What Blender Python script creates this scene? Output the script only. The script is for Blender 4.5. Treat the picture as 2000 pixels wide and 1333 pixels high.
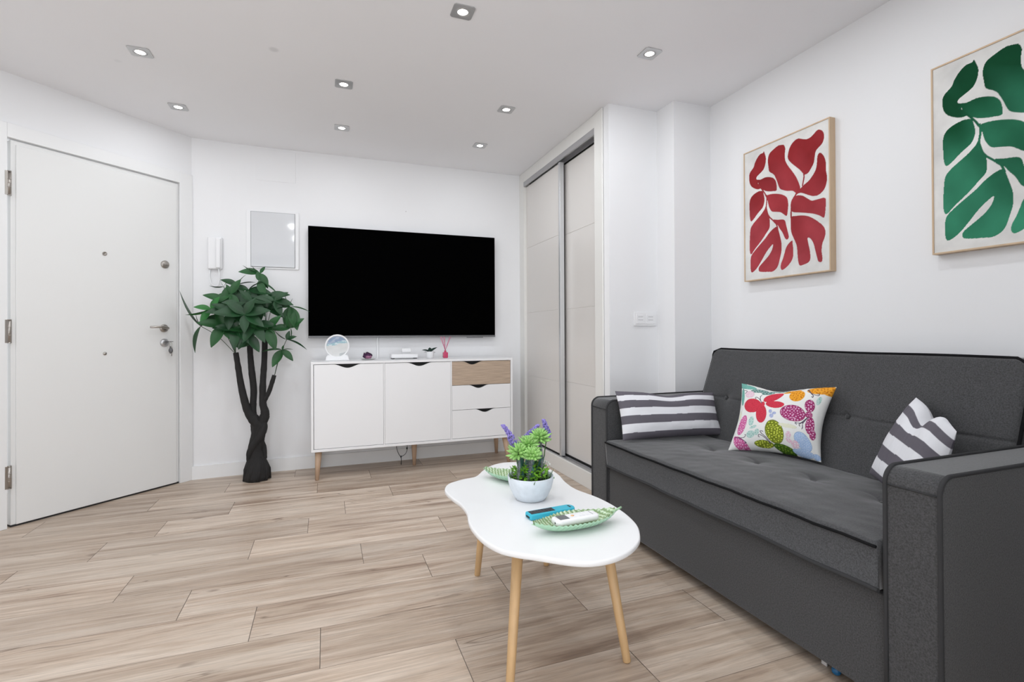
import bpy, bmesh, math, random
import numpy as np
from mathutils import Vector, Matrix, noise

# ------------------------------------------------------------------ clear
for o in list(bpy.data.objects):
    bpy.data.objects.remove(o, do_unlink=True)
SC = bpy.context.scene
COL = SC.collection

# ------------------------------------------------------------------ camera
F_PX, YAW, PITCH, ROLL, CY = 987.0, 0.353983, 0.004569, -0.004662, 649.5
cd = bpy.data.cameras.new('camera')
cam = bpy.data.objects.new('camera', cd); COL.objects.link(cam)
cs, sn, cp, sp = math.cos(YAW), math.sin(YAW), math.cos(PITCH), math.sin(PITCH)
fw = Vector((sn*cp, cs*cp, sp)); rt = Vector((cs, -sn, 0)); up = rt.cross(fw)
rt2 = rt*math.cos(ROLL) + up*math.sin(ROLL); up2 = -rt*math.sin(ROLL) + up*math.cos(ROLL)
M = Matrix((rt2, up2, -fw)).transposed().to_4x4(); M.translation = (0, 0, 1.0)
cam.matrix_world = M
cd.sensor_fit = 'HORIZONTAL'; cd.sensor_width = 36.0; cd.lens = 36.0*F_PX/2000.0
cd.shift_x = 0.0; cd.shift_y = -(666.5-CY)/2000.0
cd.clip_start = 0.02
SC.camera = cam

# ------------------------------------------------------------------ world, colour, daylight
W = bpy.data.worlds.new('world'); SC.world = W; W.use_nodes = True
bgn = W.node_tree.nodes['Background']
bgn.inputs[0].default_value = (0.93, 0.96, 1.0, 1); bgn.inputs[1].default_value = 1.6
SC.view_settings.view_transform = 'Standard'
SC.view_settings.look = 'None'
SC.view_settings.gamma = 1.0
SC.view_settings.use_curve_mapping = False
SC.view_settings.exposure = 0.08

def area(name, loc, direction, sx, sy, power, color=(1, 1, 1)):
    l = bpy.data.lights.new(name, 'AREA'); l.shape = 'RECTANGLE'; l.size = sx; l.size_y = sy
    l.energy = power; l.color = color
    o = bpy.data.objects.new(name, l); COL.objects.link(o)
    o.location = loc; o.rotation_euler = Vector(direction).to_track_quat('-Z', 'Y').to_euler()
    return o
# daylight outside the rear windows and outside the window of the left wall
area('daylight_rear', (-.35, -1.62, 1.35), (0, 1, 0), 2.4, 1.9, 22, (0.90, 0.95, 1.0))
area('daylight_side', (-2.72, 0.3, 1.45), (1, 0, 0), 1.9, 1.5, 11, (0.90, 0.95, 1.0))

# added fill lamp outside the rear window, aimed up to lift the ceiling
area('ceiling_fill', (-.35, -2.5, .15), (0, .80, .60), 2.6, 1.3, 42, (0.93, 0.96, 1.0))

CEIL = 2.388

# ------------------------------------------------------------------ materials
MATS = {}
def mat(name, color=(.8, .8, .8), rough=.5, metal=0., bump=None, noise_col=None, spec=None, emit=None,
        attr=None, trans=0., ior=None, coat=0.):
    if name in MATS: return MATS[name]
    m = bpy.data.materials.new(name); m.use_nodes = True
    nt = m.node_tree; b = nt.nodes['Principled BSDF']
    b.inputs['Base Color'].default_value = (*color, 1)
    b.inputs['Roughness'].default_value = rough
    b.inputs['Metallic'].default_value = metal
    if spec is not None: b.inputs['Specular IOR Level'].default_value = spec
    if coat: b.inputs['Coat Weight'].default_value = coat; b.inputs['Coat Roughness'].default_value = .05
    if trans: b.inputs['Transmission Weight'].default_value = trans
    if ior: b.inputs['IOR'].default_value = ior
    if emit:
        b.inputs['Emission Color'].default_value = (*emit[0], 1); b.inputs['Emission Strength'].default_value = emit[1]
    tc = nt.nodes.new('ShaderNodeTexCoord')
    src = None
    if attr:
        a = nt.nodes.new('ShaderNodeVertexColor'); a.layer_name = attr
        src = a.outputs['Color']; nt.links.new(src, b.inputs['Base Color'])
    if noise_col:   # (scale, amount, stretch)
        sc, amt, st = noise_col
        mp = nt.nodes.new('ShaderNodeMapping'); mp.inputs['Scale'].default_value = st
        nz = nt.nodes.new('ShaderNodeTexNoise'); nz.inputs['Scale'].default_value = sc
        nz.inputs['Detail'].default_value = 4
        nt.links.new(tc.outputs['Object'], mp.inputs[0]); nt.links.new(mp.outputs[0], nz.inputs['Vector'])
        mr = nt.nodes.new('ShaderNodeMapRange')
        mr.inputs['From Min'].default_value = .25; mr.inputs['From Max'].default_value = .75
        mr.inputs['To Min'].default_value = 1-amt; mr.inputs['To Max'].default_value = 1+amt
        nt.links.new(nz.outputs[0], mr.inputs[0])
        mx = nt.nodes.new('ShaderNodeMix'); mx.data_type = 'RGBA'; mx.blend_type = 'MULTIPLY'
        mx.inputs['Factor'].default_value = 1
        if src: nt.links.new(src, mx.inputs['A'])
        else: mx.inputs['A'].default_value = (*color, 1)
        nt.links.new(mr.outputs[0], mx.inputs['B']); nt.links.new(mx.outputs['Result'], b.inputs['Base Color'])
    if bump:        # (scale, strength, distance, stretch)
        sc, stg, dist, st = bump
        mp = nt.nodes.new('ShaderNodeMapping'); mp.inputs['Scale'].default_value = st
        nz = nt.nodes.new('ShaderNodeTexNoise'); nz.inputs['Scale'].default_value = sc; nz.inputs['Detail'].default_value = 3
        nt.links.new(tc.outputs['Object'], mp.inputs[0]); nt.links.new(mp.outputs[0], nz.inputs['Vector'])
        bp = nt.nodes.new('ShaderNodeBump'); bp.inputs['Strength'].default_value = stg; bp.inputs['Distance'].default_value = dist
        nt.links.new(nz.outputs[0], bp.inputs['Height']); nt.links.new(bp.outputs[0], b.inputs['Normal'])
    MATS[name] = m
    return m
I3 = (1, 1, 1)
m_wall = mat('wall_paint', (.84, .84, .85), .75, bump=(60, .08, .002, I3))
m_ceil = mat('ceiling_paint', (.90, .90, .92), .7, noise_col=(1.3, .012, I3))
def ceiling_marks(m):
    nt = m.node_tree; N = nt.nodes.new; Lk = nt.links.new; b = nt.nodes['Principled BSDF']; src = b.inputs['Base Color'].links[0].from_socket
    tc = N('ShaderNodeTexCoord')
    for (x, y, r, a) in ((-.230, 2.690, .030, .16), (-.976, 3.066, .022, .06)):
        d = N('ShaderNodeVectorMath'); d.operation = 'DISTANCE'; d.inputs[1].default_value = (x, y, CEIL); Lk(tc.outputs['Object'], d.inputs[0])
        mr = N('ShaderNodeMapRange'); mr.interpolation_type = 'SMOOTHSTEP'; mr.inputs[1].default_value = r*.35; mr.inputs[2].default_value = r; mr.inputs[3].default_value = 1-a; mr.inputs[4].default_value = 1
        Lk(d.outputs['Value'], mr.inputs[0])
        mx = N('ShaderNodeMix'); mx.data_type = 'RGBA'; mx.blend_type = 'MULTIPLY'; mx.inputs['Factor'].default_value = 1
        Lk(src, mx.inputs['A']); Lk(mr.outputs[0], mx.inputs['B']); src = mx.outputs['Result']
    Lk(src, b.inputs['Base Color'])
ceiling_marks(m_ceil)
m_trim = mat('white_lacquer', (.84, .84, .84), .35)
m_doorw = mat('door_white', (.80, .80, .79), .42)
m_cream = mat('wardrobe_cream', (.74, .71, .68), .3)
m_plinth = mat('wardrobe_frame_cream', (.80, .79, .76), .45)
m_alu = mat('brushed_aluminium', (.52, .52, .53), .38, .85)
m_aluL = mat('satin_aluminium', (.66, .67, .68), .4, .6)
m_dark = mat('dark_gap', (.02, .02, .02), .8)
m_gap = mat('recess_brown', (.045, .04, .04), .7)
m_nickel = mat('brushed_nickel', (.42, .39, .36), .32, .9)
m_white = mat('white_plastic', (.84, .84, .85), .35)
m_whitef = mat('white_furniture_foil', (.86, .86, .87), .4)
m_screen = mat('television_screen', (.0003, .0003, .0004), .7, spec=.01)
m_bezel = mat('dark_grey_bezel', (.12, .12, .125), .4, .5)
m_gloss = mat('glossy_cover', (.66, .67, .69), .06, spec=.5)
m_bark = mat('black_bark', (.014, .013, .013), .85, bump=(70, .9, .006, (1, 1, .35)))
m_fabric = mat('charcoal_fabric', (.072, .072, .074), .95, noise_col=(260, .38, (1, 1, 1)), bump=(420, .35, .0015, I3), spec=.12)
_b = m_fabric.node_tree.nodes['Principled BSDF']; _b.inputs['Sheen Weight'].default_value = .55; _b.inputs['Sheen Roughness'].default_value = .35; _b.inputs['Sheen Tint'].default_value = (1, 1, 1, 1)
m_pipedark = mat('dark_piping', (.010, .010, .011), .9, spec=.1)
m_pipe = mat('charcoal_piping', (.045, .045, .047), .9, spec=.2)
m_black = mat('black_plastic', (.015, .015, .017), .4)
m_oak = mat('oak_leg', (.62, .40, .20), .45, noise_col=(34, .16, (1, 1, .12)))
m_beech = mat('pale_beech_leg', (.50, .345, .235), .5, noise_col=(40, .10, (1, 1, .12)))
m_frameoak = mat('picture_frame_oak', (.60, .44, .29), .5, noise_col=(30, .12, (1, 1, .1)))
m_drawer = mat('sonoma_oak', (.47, .36, .27), .55, noise_col=(26, .20, (.35, 1, 5)))
m_tabletop = mat('white_table_top', (.85, .85, .85), .3)
m_glass = None

def mat_glass():
    m = bpy.data.materials.new('window_glass'); m.use_nodes = True; nt = m.node_tree
    nt.nodes.remove(nt.nodes['Principled BSDF']); out = nt.nodes['Material Output']
    t = nt.nodes.new('ShaderNodeBsdfTransparent'); g = nt.nodes.new('ShaderNodeBsdfGlossy'); g.inputs['Roughness'].default_value = .02
    mx = nt.nodes.new('ShaderNodeMixShader'); mx.inputs[0].default_value = .06
    nt.links.new(t.outputs[0], mx.inputs[1]); nt.links.new(g.outputs[0], mx.inputs[2]); nt.links.new(mx.outputs[0], out.inputs[0])
    return m
m_glass = mat_glass()

def mat_floor():
    m = bpy.data.materials.new('wood_look_tile'); m.use_nodes = True; nt = m.node_tree
    N = nt.nodes.new; Lk = nt.links.new; b = nt.nodes['Principled BSDF']
    at = N('ShaderNodeVertexColor'); at.layer_name = 'plank'      # r,g random shift, b tone
    sx = N('ShaderNodeSeparateColor'); Lk(at.outputs[0], sx.inputs[0])
    tc = N('ShaderNodeTexCoord')
    cb = N('ShaderNodeCombineXYZ')
    for i in (0, 1):
        mu = N('ShaderNodeMath'); mu.operation = 'MULTIPLY'; mu.inputs[1].default_value = 37.0 if i == 0 else 23.0
        Lk(sx.outputs[i], mu.inputs[0]); Lk(mu.outputs[0], cb.inputs[i])
    Lk(sx.outputs[0], cb.inputs[2])
    ad = N('ShaderNodeVectorMath'); ad.operation = 'ADD'; Lk(tc.outputs['Object'], ad.inputs[0]); Lk(cb.outputs[0], ad.inputs[1])
    def noi(scale, stretch, detail=5, rough=.55, dist=0.):
        mp = N('ShaderNodeMapping'); mp.inputs['Scale'].default_value = stretch; Lk(ad.outputs[0], mp.inputs[0])
        n = N('ShaderNodeTexNoise'); n.inputs['Scale'].default_value = scale; n.inputs['Detail'].default_value = detail
        n.inputs['Roughness'].default_value = rough; n.inputs['Distortion'].default_value = dist
        Lk(mp.outputs[0], n.inputs['Vector']); return n.outputs[0]
    n1 = noi(2.6, (.42, 5.2, 1), 6, .6, .7)       # broad streaks
    n2 = noi(9., (.6, 14., 1), 5, .65, .3)        # fine grain
    n3 = noi(2.2, (.40, 4.6, 1), 3, .5, .35)      # cracks
    n4 = noi(4.2, (1.0, 2.6, 1), 2, .5)           # knots
    r1 = N('ShaderNodeValToRGB'); Lk(n1, r1.inputs[0])
    e = r1.color_ramp.elements
    e[0].position = .30; e[0].color = (.28, .195, .14, 1)
    e[1].position = .62; e[1].color = (.60, .50, .41, 1)
    k = r1.color_ramp.elements.new(.45); k.color = (.475, .37, .285, 1)
    mr = N('ShaderNodeMapRange'); mr.inputs[1].default_value = .3; mr.inputs[2].default_value = .7; mr.inputs[3].default_value = .80; mr.inputs[4].default_value = 1.15
    Lk(n2, mr.inputs[0])
    mx = N('ShaderNodeMix'); mx.data_type = 'RGBA'; mx.blend_type = 'MULTIPLY'; mx.inputs['Factor'].default_value = 1
    Lk(r1.outputs[0], mx.inputs['A']); Lk(mr.outputs[0], mx.inputs['B'])
    # thin dark cracks where n3 crosses .5
    sb = N('ShaderNodeMath'); sb.operation = 'SUBTRACT'; sb.inputs[1].default_value = .5; Lk(n3, sb.inputs[0])
    ab = N('ShaderNodeMath'); ab.operation = 'ABSOLUTE'; Lk(sb.outputs[0], ab.inputs[0])
    cr = N('ShaderNodeMapRange'); cr.inputs[1].default_value = .0; cr.inputs[2].default_value = .010; cr.inputs[3].default_value = .60; cr.inputs[4].default_value = 0.
    Lk(ab.outputs[0], cr.inputs[0])
    gate = N('ShaderNodeMapRange'); gate.inputs[1].default_value = .54; gate.inputs[2].default_value = .64; gate.inputs[3].default_value = 0; gate.inputs[4].default_value = 1.
    n5 = noi(1.7, (1, 2, 1), 1, .5); Lk(n5, gate.inputs[0])
    gm = N('ShaderNodeMath'); gm.operation = 'MULTIPLY'; Lk(cr.outputs[0], gm.inputs[0]); Lk(gate.outputs[0], gm.inputs[1])
    m2 = N('ShaderNodeMix'); m2.data_type = 'RGBA'; Lk(gm.outputs[0], m2.inputs['Factor']); Lk(mx.outputs['Result'], m2.inputs['A']); m2.inputs['B'].default_value = (.10, .062, .04, 1)
    kn = N('ShaderNodeMapRange'); kn.inputs[1].default_value = .71; kn.inputs[2].default_value = .80; kn.inputs[3].default_value = 0.; kn.inputs[4].default_value = .75
    Lk(n4, kn.inputs[0])
    m3 = N('ShaderNodeMix'); m3.data_type = 'RGBA'; Lk(kn.outputs[0], m3.inputs['Factor']); Lk(m2.outputs['Result'], m3.inputs['A']); m3.inputs['B'].default_value = (.13, .085, .06, 1)
    tn = N('ShaderNodeMapRange'); tn.inputs[3].default_value = .88; tn.inputs[4].default_value = 1.12; Lk(sx.outputs[2], tn.inputs[0])
    m4 = N('ShaderNodeMix'); m4.data_type = 'RGBA'; m4.blend_type = 'MULTIPLY'; m4.inputs['Factor'].default_value = 1
    Lk(m3.outputs['Result'], m4.inputs['A']); Lk(tn.outputs[0], m4.inputs['B'])
    Lk(m4.outputs['Result'], b.inputs['Base Color'])
    b.inputs['Roughness'].default_value = .38; b.inputs['Specular IOR Level'].default_value = .4
    bp = N('ShaderNodeBump'); bp.inputs['Strength'].default_value = .25; bp.inputs['Distance'].default_value = .002
    Lk(n2, bp.inputs['Height']); Lk(bp.outputs[0], b.inputs['Normal'])
    return m

# ------------------------------------------------------------------ mesh helpers
class MB:
    """collects geometry in world (or local) coordinates, then links it as ONE mesh object"""
    def __init__(s): s.v = []; s.f = []; s.sm = []
    def add(s, vs, fs, smooth=False):
        n = len(s.v); s.v += [tuple(p) for p in vs]; s.f += [tuple(i+n for i in f) for f in fs]; s.sm += [smooth]*len(fs); return s
    def box(s, x0, x1, y0, y1, z0, z1, bev=0., seg=2, M=None):
        x0, x1 = min(x0, x1), max(x0, x1); y0, y1 = min(y0, y1), max(y0, y1); z0, z1 = min(z0, z1), max(z0, z1)
        if bev <= 0:
            vs = [Vector(p) for p in ((x0,y0,z0),(x1,y0,z0),(x1,y1,z0),(x0,y1,z0),(x0,y0,z1),(x1,y0,z1),(x1,y1,z1),(x0,y1,z1))]
            fs = [(0,3,2,1),(4,5,6,7),(0,1,5,4),(1,2,6,5),(2,3,7,6),(3,0,4,7)]
        else:
            bm = bmesh.new(); bmesh.ops.create_cube(bm, size=1)
            for v in bm.verts: v.co = Vector(((x0+x1)/2+v.co.x*(x1-x0), (y0+y1)/2+v.co.y*(y1-y0), (z0+z1)/2+v.co.z*(z1-z0)))
            bmesh.ops.bevel(bm, geom=bm.edges[:], offset=bev, segments=seg, profile=.5, affect='EDGES', clamp_overlap=True)
            bm.verts.index_update(); bm.normal_update(); vs = [v.co.copy() for v in bm.verts]; fs = [tuple(v.index for v in f.verts) for f in bm.faces]
            flat = [max(abs(c) for c in f.normal) > .999 for f in bm.faces]; bm.free()
        if M is not None: vs = [M @ p for p in vs]
        s.add(vs, fs, bev > 0)
        if bev > 0:
            for i, f in enumerate(flat):
                if f: s.sm[len(s.sm)-len(fs)+i] = False
        return s
    def prism(s, pts, ext, cap=True, smooth=False):
        """pts: 3D polygon, ext: extrusion vector"""
        n = len(pts); e = Vector(ext); a = [Vector(p) for p in pts]; b = [p+e for p in a]
        fs = [(i, (i+1) % n, (i+1) % n+n, i+n) for i in range(n)]
        s.add(a+b, fs, smooth)
        if cap: s.add(a, [tuple(range(n-1, -1, -1))]); s.add(b, [tuple(range(n))])
        return s
    def tube(s, pts, r, n=10, caps=True, close=False, smooth=True):
        pts = [Vector(p) for p in pts]; m = len(pts)
        rs = r if isinstance(r, (list, tuple)) else [r]*m
        t0 = (pts[1]-pts[0]).normalized(); ref = Vector((0, 0, 1)) if abs(t0.z) < .9 else Vector((1, 0, 0))
        nn = t0.cross(ref).normalized(); vs = []
        for i, p in enumerate(pts):
            if close: t = (pts[(i+1) % m]-pts[i-1]).normalized()
            else: t = (pts[min(i+1, m-1)]-pts[max(i-1, 0)]).normalized()
            nn = (nn-t*nn.dot(t)).normalized(); bb = t.cross(nn)
            for k in range(n):
                a = 2*math.pi*k/n; vs.append(p+nn*(rs[i]*math.cos(a))+bb*(rs[i]*math.sin(a)))
        fs = []
        for i in range(m if close else m-1):
            j = (i+1) % m
            for k in range(n): fs.append((i*n+k, i*n+(k+1) % n, j*n+(k+1) % n, j*n+k))
        s.add(vs, fs, smooth)
        if caps and not close:
            s.add(vs[:n], [tuple(range(n-1, -1, -1))]); s.add(vs[-n:], [tuple(range(n))])
        return s
    def lathe(s, prof, c, n=32, M=None, caps=True, smooth=True):
        vs = []
        for r, z in prof:
            for k in range(n):
                a = 2*math.pi*k/n; vs.append(Vector((r*math.cos(a), r*math.sin(a), z)))
        fs = [(i*n+k, i*n+(k+1) % n, (i+1)*n+(k+1) % n, (i+1)*n+k) for i in range(len(prof)-1) for k in range(n)]
        if M is not None: vs = [M @ p for p in vs]
        vs = [p+Vector(c) for p in vs]
        s.add(vs, fs, smooth)
        if caps:
            s.add(vs[:n], [tuple(range(n-1, -1, -1))]); s.add(vs[-n:], [tuple(range(n))])
        return s
    def cyl(s, a, b, r, n=20, r2=None, smooth=True): return s.tube([a, b], [r, r if r2 is None else r2], n, smooth=smooth)
    def ball(s, c, rx, ry=None, rz=None, n=12, m=8, jit=0., M=None):
        ry = ry or rx; rz = rz or rx; vs = [Vector((0, 0, -1))]; rnd = random.Random(int(1e4*(c[0]+c[1]+c[2])))
        for i in range(1, m):
            t = math.pi*i/m-math.pi/2
            for k in range(n): a = 2*math.pi*k/n; vs.append(Vector((math.cos(t)*math.cos(a), math.cos(t)*math.sin(a), math.sin(t))))
        vs.append(Vector((0, 0, 1)))
        vs = [Vector((p.x*rx, p.y*ry, p.z*rz))*(1+rnd.uniform(-jit, jit)) for p in vs]
        if M is not None: vs = [M @ p for p in vs]
        vs = [p+Vector(c) for p in vs]; fs = []
        for k in range(n):
            fs.append((0, 1+(k+1) % n, 1+k)); fs.append((len(vs)-1, len(vs)-1-n+k, len(vs)-1-n+(k+1) % n))
        for i in range(m-2):
            for k in range(n): a = 1+i*n; fs.append((a+k, a+(k+1) % n, a+n+(k+1) % n, a+n+k))
        return s.add(vs, fs, jit == 0.)
    def grid(s, fn, nu, nv, smooth=True, flip=False, wrapu=False):
        vs = [Vector(fn(i/nu, j/nv)) for j in range(nv+1) for i in range(nu+(0 if wrapu else 1))]
        w = nu if wrapu else nu+1; fs = []
        for j in range(nv):
            for i in range(nu):
                i2 = (i+1) % w
                q = (j*w+i, j*w+i2, (j+1)*w+i2, (j+1)*w+i); fs.append(q[::-1] if flip else q)
        return s.add(vs, fs, smooth)
    def build(s, name, m, parent=None, local=False, fix=True):
        me = bpy.data.meshes.new(name)
        off = Vector((0, 0, 0))
        if parent is not None and not local:
            p = parent
            while p is not None: off += p.location; p = p.parent
        me.from_pydata([tuple(Vector(v)-off) for v in s.v], [], s.f)
        me.polygons.foreach_set('use_smooth', s.sm)
        me.materials.append(m)
        if fix:
            bm = bmesh.new(); bm.from_mesh(me); bmesh.ops.remove_doubles(bm, verts=bm.verts, dist=1e-5)
            bmesh.ops.recalc_face_normals(bm, faces=bm.faces); bm.to_mesh(me); bm.free()
        me.update()
        o = bpy.data.objects.new(name, me); COL.objects.link(o)
        if parent is not None: o.parent = parent
        return o

def box(name, m, x0, x1, y0, y1, z0, z1, bev=0., parent=None, kind=None, label=None):
    o = MB().box(x0, x1, y0, y1, z0, z1, bev).build(name, m, parent)
    if kind: o['kind'] = kind
    if label: o['label'] = label
    return o
def tag(o, label, cat, group=None):
    o['label'] = label; o['category'] = cat
    if group: o['group'] = group
    return o
def thing(name, label, cat, loc, group=None, rz=0.):
    o = bpy.data.objects.new(name, None); COL.objects.link(o); o.empty_display_size = .1
    o.location = loc; o.rotation_euler = (0, 0, rz); return tag(o, label, cat, group)
def struct(o): o['kind'] = 'structure'; return o
def copy_tree(root, loc, label):
    r = root.copy(); COL.objects.link(r); r.location = loc; r['label'] = label
    for ch in root.children:
        c = ch.copy(); COL.objects.link(c); c.parent = r
        for g in ch.children:
            d = g.copy(); COL.objects.link(d); d.parent = c
    return r
def catmull(P, n=6, close=True):
    P = [np.array(p, float) for p in P]; out = []; m = len(P)
    rng = range(m) if close else range(m-1)
    for i in rng:
        if close: a, b, c, d = P[i-1], P[i], P[(i+1) % m], P[(i+2) % m]
        else: a, b, c, d = P[max(i-1, 0)], P[i], P[i+1], P[min(i+2, m-1)]
        for k in range(n):
            t = k/n; out.append(.5*((2*b)+(-a+c)*t+(2*a-5*b+4*c-d)*t*t+(-a+3*b-3*c+d)*t**3))
    if not close: out.append(P[-1])
    return [tuple(p) for p in out]

# ================================================================== THE ROOM
YB = 4.112; XR = 2.215; XC = 1.595; YR = -1.45; XL = -2.5
S2 = math.sqrt(.5); DC = 3.5007
def D(s, off, z):      # point on the diagonal door wall: s along the wall, off into the room
    return Vector((s*S2 - (DC-off)*S2, s*S2 + (DC-off)*S2, z))
DM = Matrix(((S2, S2, 0, -DC*S2), (S2, -S2, 0, DC*S2), (0, 0, 1, 0), (0, 0, 0, 1)))   # (s, off, z) -> world

# floor: wood look tiles laid along X in staggered rows with thin grout gaps
fm = MB(); cols = []
offs = [.898, .398, .889, .668, .412, .155, .58, .82, .104, .394, .856, .3, .7]
P0 = 1.174; PH = .2265; PL = .907; G = .0012
rnd = random.Random(5)
def inside(x, y): return True
r0 = int(math.floor((YR-P0)/PH)); r1 = int(math.ceil((YB-P0)/PH))
cv = []
for r in range(r0, r1+1):
    y0 = P0+r*PH; y1 = y0+PH
    o = offs[r] if 0 <= r < len(offs) else rnd.random()*PL
    k0 = int(math.floor((XL-.1-o)/PL))
    x = o+k0*PL
    while x < XR+.1:
        a, b = max(x+G, XL-.1), min(x+PL-G, XR+.1); c, d = max(y0+G*.5, YR-.05), min(y1-G*.5, YB+.05)
        if b > a and d > c:
            fm.add([(a, c, 0), (b, c, 0), (b, d, 0), (a, d, 0)], [(0, 1, 2, 3)])
            cc = (rnd.random(), rnd.random(), rnd.random(), 1); cv += [cc]*4
        x += PL
fm.add([(XL-.1, YR-.05, -.0015), (XR+.1, YR-.05, -.0015), (XR+.1, YB+.05, -.0015), (XL-.1, YB+.05, -.0015)], [(0, 1, 2, 3)])
cv += [(.5, .5, 0, 1)]*4
m_floor = mat_floor(); m_grout = mat('grout', (.20, .165, .135), .8)
fl = fm.build('floor', m_floor, fix=False); struct(fl)
ca = fl.data.color_attributes.new('plank', 'FLOAT_COLOR', 'POINT')
ca.data.foreach_set('color', np.array(cv, 'f').ravel())
fl.data.materials.append(m_grout); fl.data.polygons[len(fl.data.polygons)-1].material_index = 1

ce = struct(box('ceiling', m_ceil, XL-.2, XR+.2, YR-.2, YB+.2, CEIL, CEIL+.12))
# faint smoke marks on the ceiling paint: slightly raised patches of filler
def wallobj(name, *a): return struct(box(name, m_wall, *a))
# back wall with its soft bend into the diagonal wall
mb = MB(); pts = []
bend = [(-.873, 4.078), (-.80, 4.086), (-.70, 4.096), (-.58, 4.105), (-.45, 4.110), (-.30, YB), (XC+.1, YB)]
poly = bend + [(XC+.1, YB+.15), (-.93, YB+.15), (-.93, 4.1)]
mb.prism([(x, y, 0) for x, y in poly], (0, 0, CEIL))
struct(mb.build('wall_back', m_wall))
# diagonal wall around the door opening
SA, SB = 1.292, 2.180
wd = MB()
s_l = (XL*S2+ (2.451+0)*S2)  # start far left
s_left = -0.05
wd.box(s_left, SA-.02, -.16, 0, 0, CEIL, M=DM)
wd.box(SB+.02, 2.268+.03, -.16, 0, 0, CEIL, M=DM)
wd.box(SA-.02, SB+.02, -.16, 0, 2.06, CEIL, M=DM)
struct(wd.build('wall_diagonal', m_wall))
# left wall with a window opening
wl = MB(); yl = 2.451+.15
wl.box(XL-.15, XL, YR-.15, -.65, 0, CEIL); wl.box(XL-.15, XL, 1.25, 2.65, 0, CEIL)
wl.box(XL-.15, XL, -.65, 1.25, 0, .7); wl.box(XL-.15, XL, -.65, 1.25, 2.2, CEIL)
struct(wl.build('wall_left', m_wall))
wr = MB()
wr.box(XL-.15, -1.55, YR-.15, YR, 0, CEIL); wr.box(.85, 1.25, YR-.15, YR, 0, CEIL)
wr.box(-1.55, .85, YR-.15, YR, 0, .12); wr.box(-1.55, .85, YR-.15, YR, 2.3, CEIL)
wr.box(1.10, 1.25, YR, .25, 0, CEIL); wr.box(1.10, XR+.15, .25, .40, 0, CEIL)  # unseen wall step, added close to the sofa to shade its right arm
struct(wr.build('wall_rear', m_wall))
wallobj('wall_right', XR, XR+.15, .40, 2.6, 0, CEIL)
wallobj('wall_pillar', 1.945, XR+.15, 2.475, 2.64, 0, CEIL)
wallobj('wall_wardrobe_end', 1.612, XR+.15, 2.64, 2.715, 0, CEIL)
# the narrow return strip of the wall end facing the room
wallobj('wall_return', 1.600, 1.612, 2.64, 2.702, 0, CEIL)

def window(name, axis, lo, hi, z0, z1, plane, thick, ncol, nrow):
    fr = MB(); w = .05
    def bx(a, b, c, d, t=thick):
        if axis == 'x': fr.box(a, b, plane-t/2, plane+t/2, c, d, .003)
        else: fr.box(plane-t/2, plane+t/2, a, b, c, d, .003)
    bx(lo, hi, z0, z0+w); bx(lo, hi, z1-w, z1); bx(lo, lo+w, z0, z1); bx(hi-w, hi, z0, z1)
    for i in range(1, ncol): x = lo+(hi-lo)*i/ncol; bx(x-.025, x+.025, z0, z1, thick*.8)
    for j in range(1, nrow): z = z0+(z1-z0)*j/nrow; bx(lo, hi, z-.02, z+.02, thick*.7)
    f = struct(fr.build(name, m_trim))
    gl = MB()
    if axis == 'x': gl.box(lo+.01, hi-.01, plane-.003, plane+.003, z0+.01, z1-.01)
    else: gl.box(plane-.003, plane+.003, lo+.01, hi-.01, z0+.01, z1-.01)
    gl.build('window_pane', m_glass, f)
window('window_1', 'x', -1.55, .85, .12, 2.3, YR-.08, .05, 3, 3)
window('window_2', 'y', -.65, 1.25, .7, 2.2, XL-.08, .05, 2, 3)

# skirting along the back wall (follows the bend)
bb = MB(); tb = .014
pp = [(x, y-.0005) for x, y in bend[:-1]]+[(XC-.03, YB-.0005)]
bb.prism([(x, y-tb, 0) for x, y in pp]+[(x, y, 0) for x, y in reversed(pp)], (0, 0, .092))
struct(bb.build('baseboard_back', m_trim))
bl2 = MB().box(s_left, 1.19, 0, .014, 0, .092, .002, M=DM); struct(bl2.build('baseboard_left', m_trim))
bl3 = MB().box(XR-.014, XR, .40, 2.475, 0, .092, .002); struct(bl3.build('baseboard_right', m_trim))
bl4 = MB().box(1.96, XR-.014, 2.461, 2.475, 0, .092, .002); struct(bl4.build('baseboard_pillar', m_trim))

# front door in the diagonal wall
dr = thing('door_1', '', '', D(1.74, 0, 0)); del dr['label']; del dr['category']; struct(dr)
ar = MB()
ar.box(SA-.088, SA, 0, .012, 0, 2.122, .002, M=DM); ar.box(SB, 2.266, 0, .012, 0, 2.122, .002, M=DM)
ar.box(SA, SB, 0, .012, 2.046, 2.122, .002, M=DM)
ar.box(SA-.02, SA, -.10, 0, 0, 2.06, M=DM); ar.box(SB, SB+.02, -.10, 0, 0, 2.06, M=DM); ar.box(SA, SB, -.10, 0, 2.046, 2.06, M=DM)
ar.build('door_frame', m_trim, dr)
lf = MB(); L0, L1, LT = SA+.018, SB-.003, 2.040
lf.box(L0, L1, -.040, -.004, .010, LT, .002, M=DM)
lf.box(L0+.020, L1-.016, -.010, .004, .010, LT-.022, .003, M=DM)
leaf = lf.build('door_leaf', m_doorw, dr)
MB().box(L0, L1, -.045, -.002, .001, .0099, M=DM).build('bottom_gap_shade', m_dark, dr)  # black strip standing in for the shade in the gap under the leaf
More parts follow.
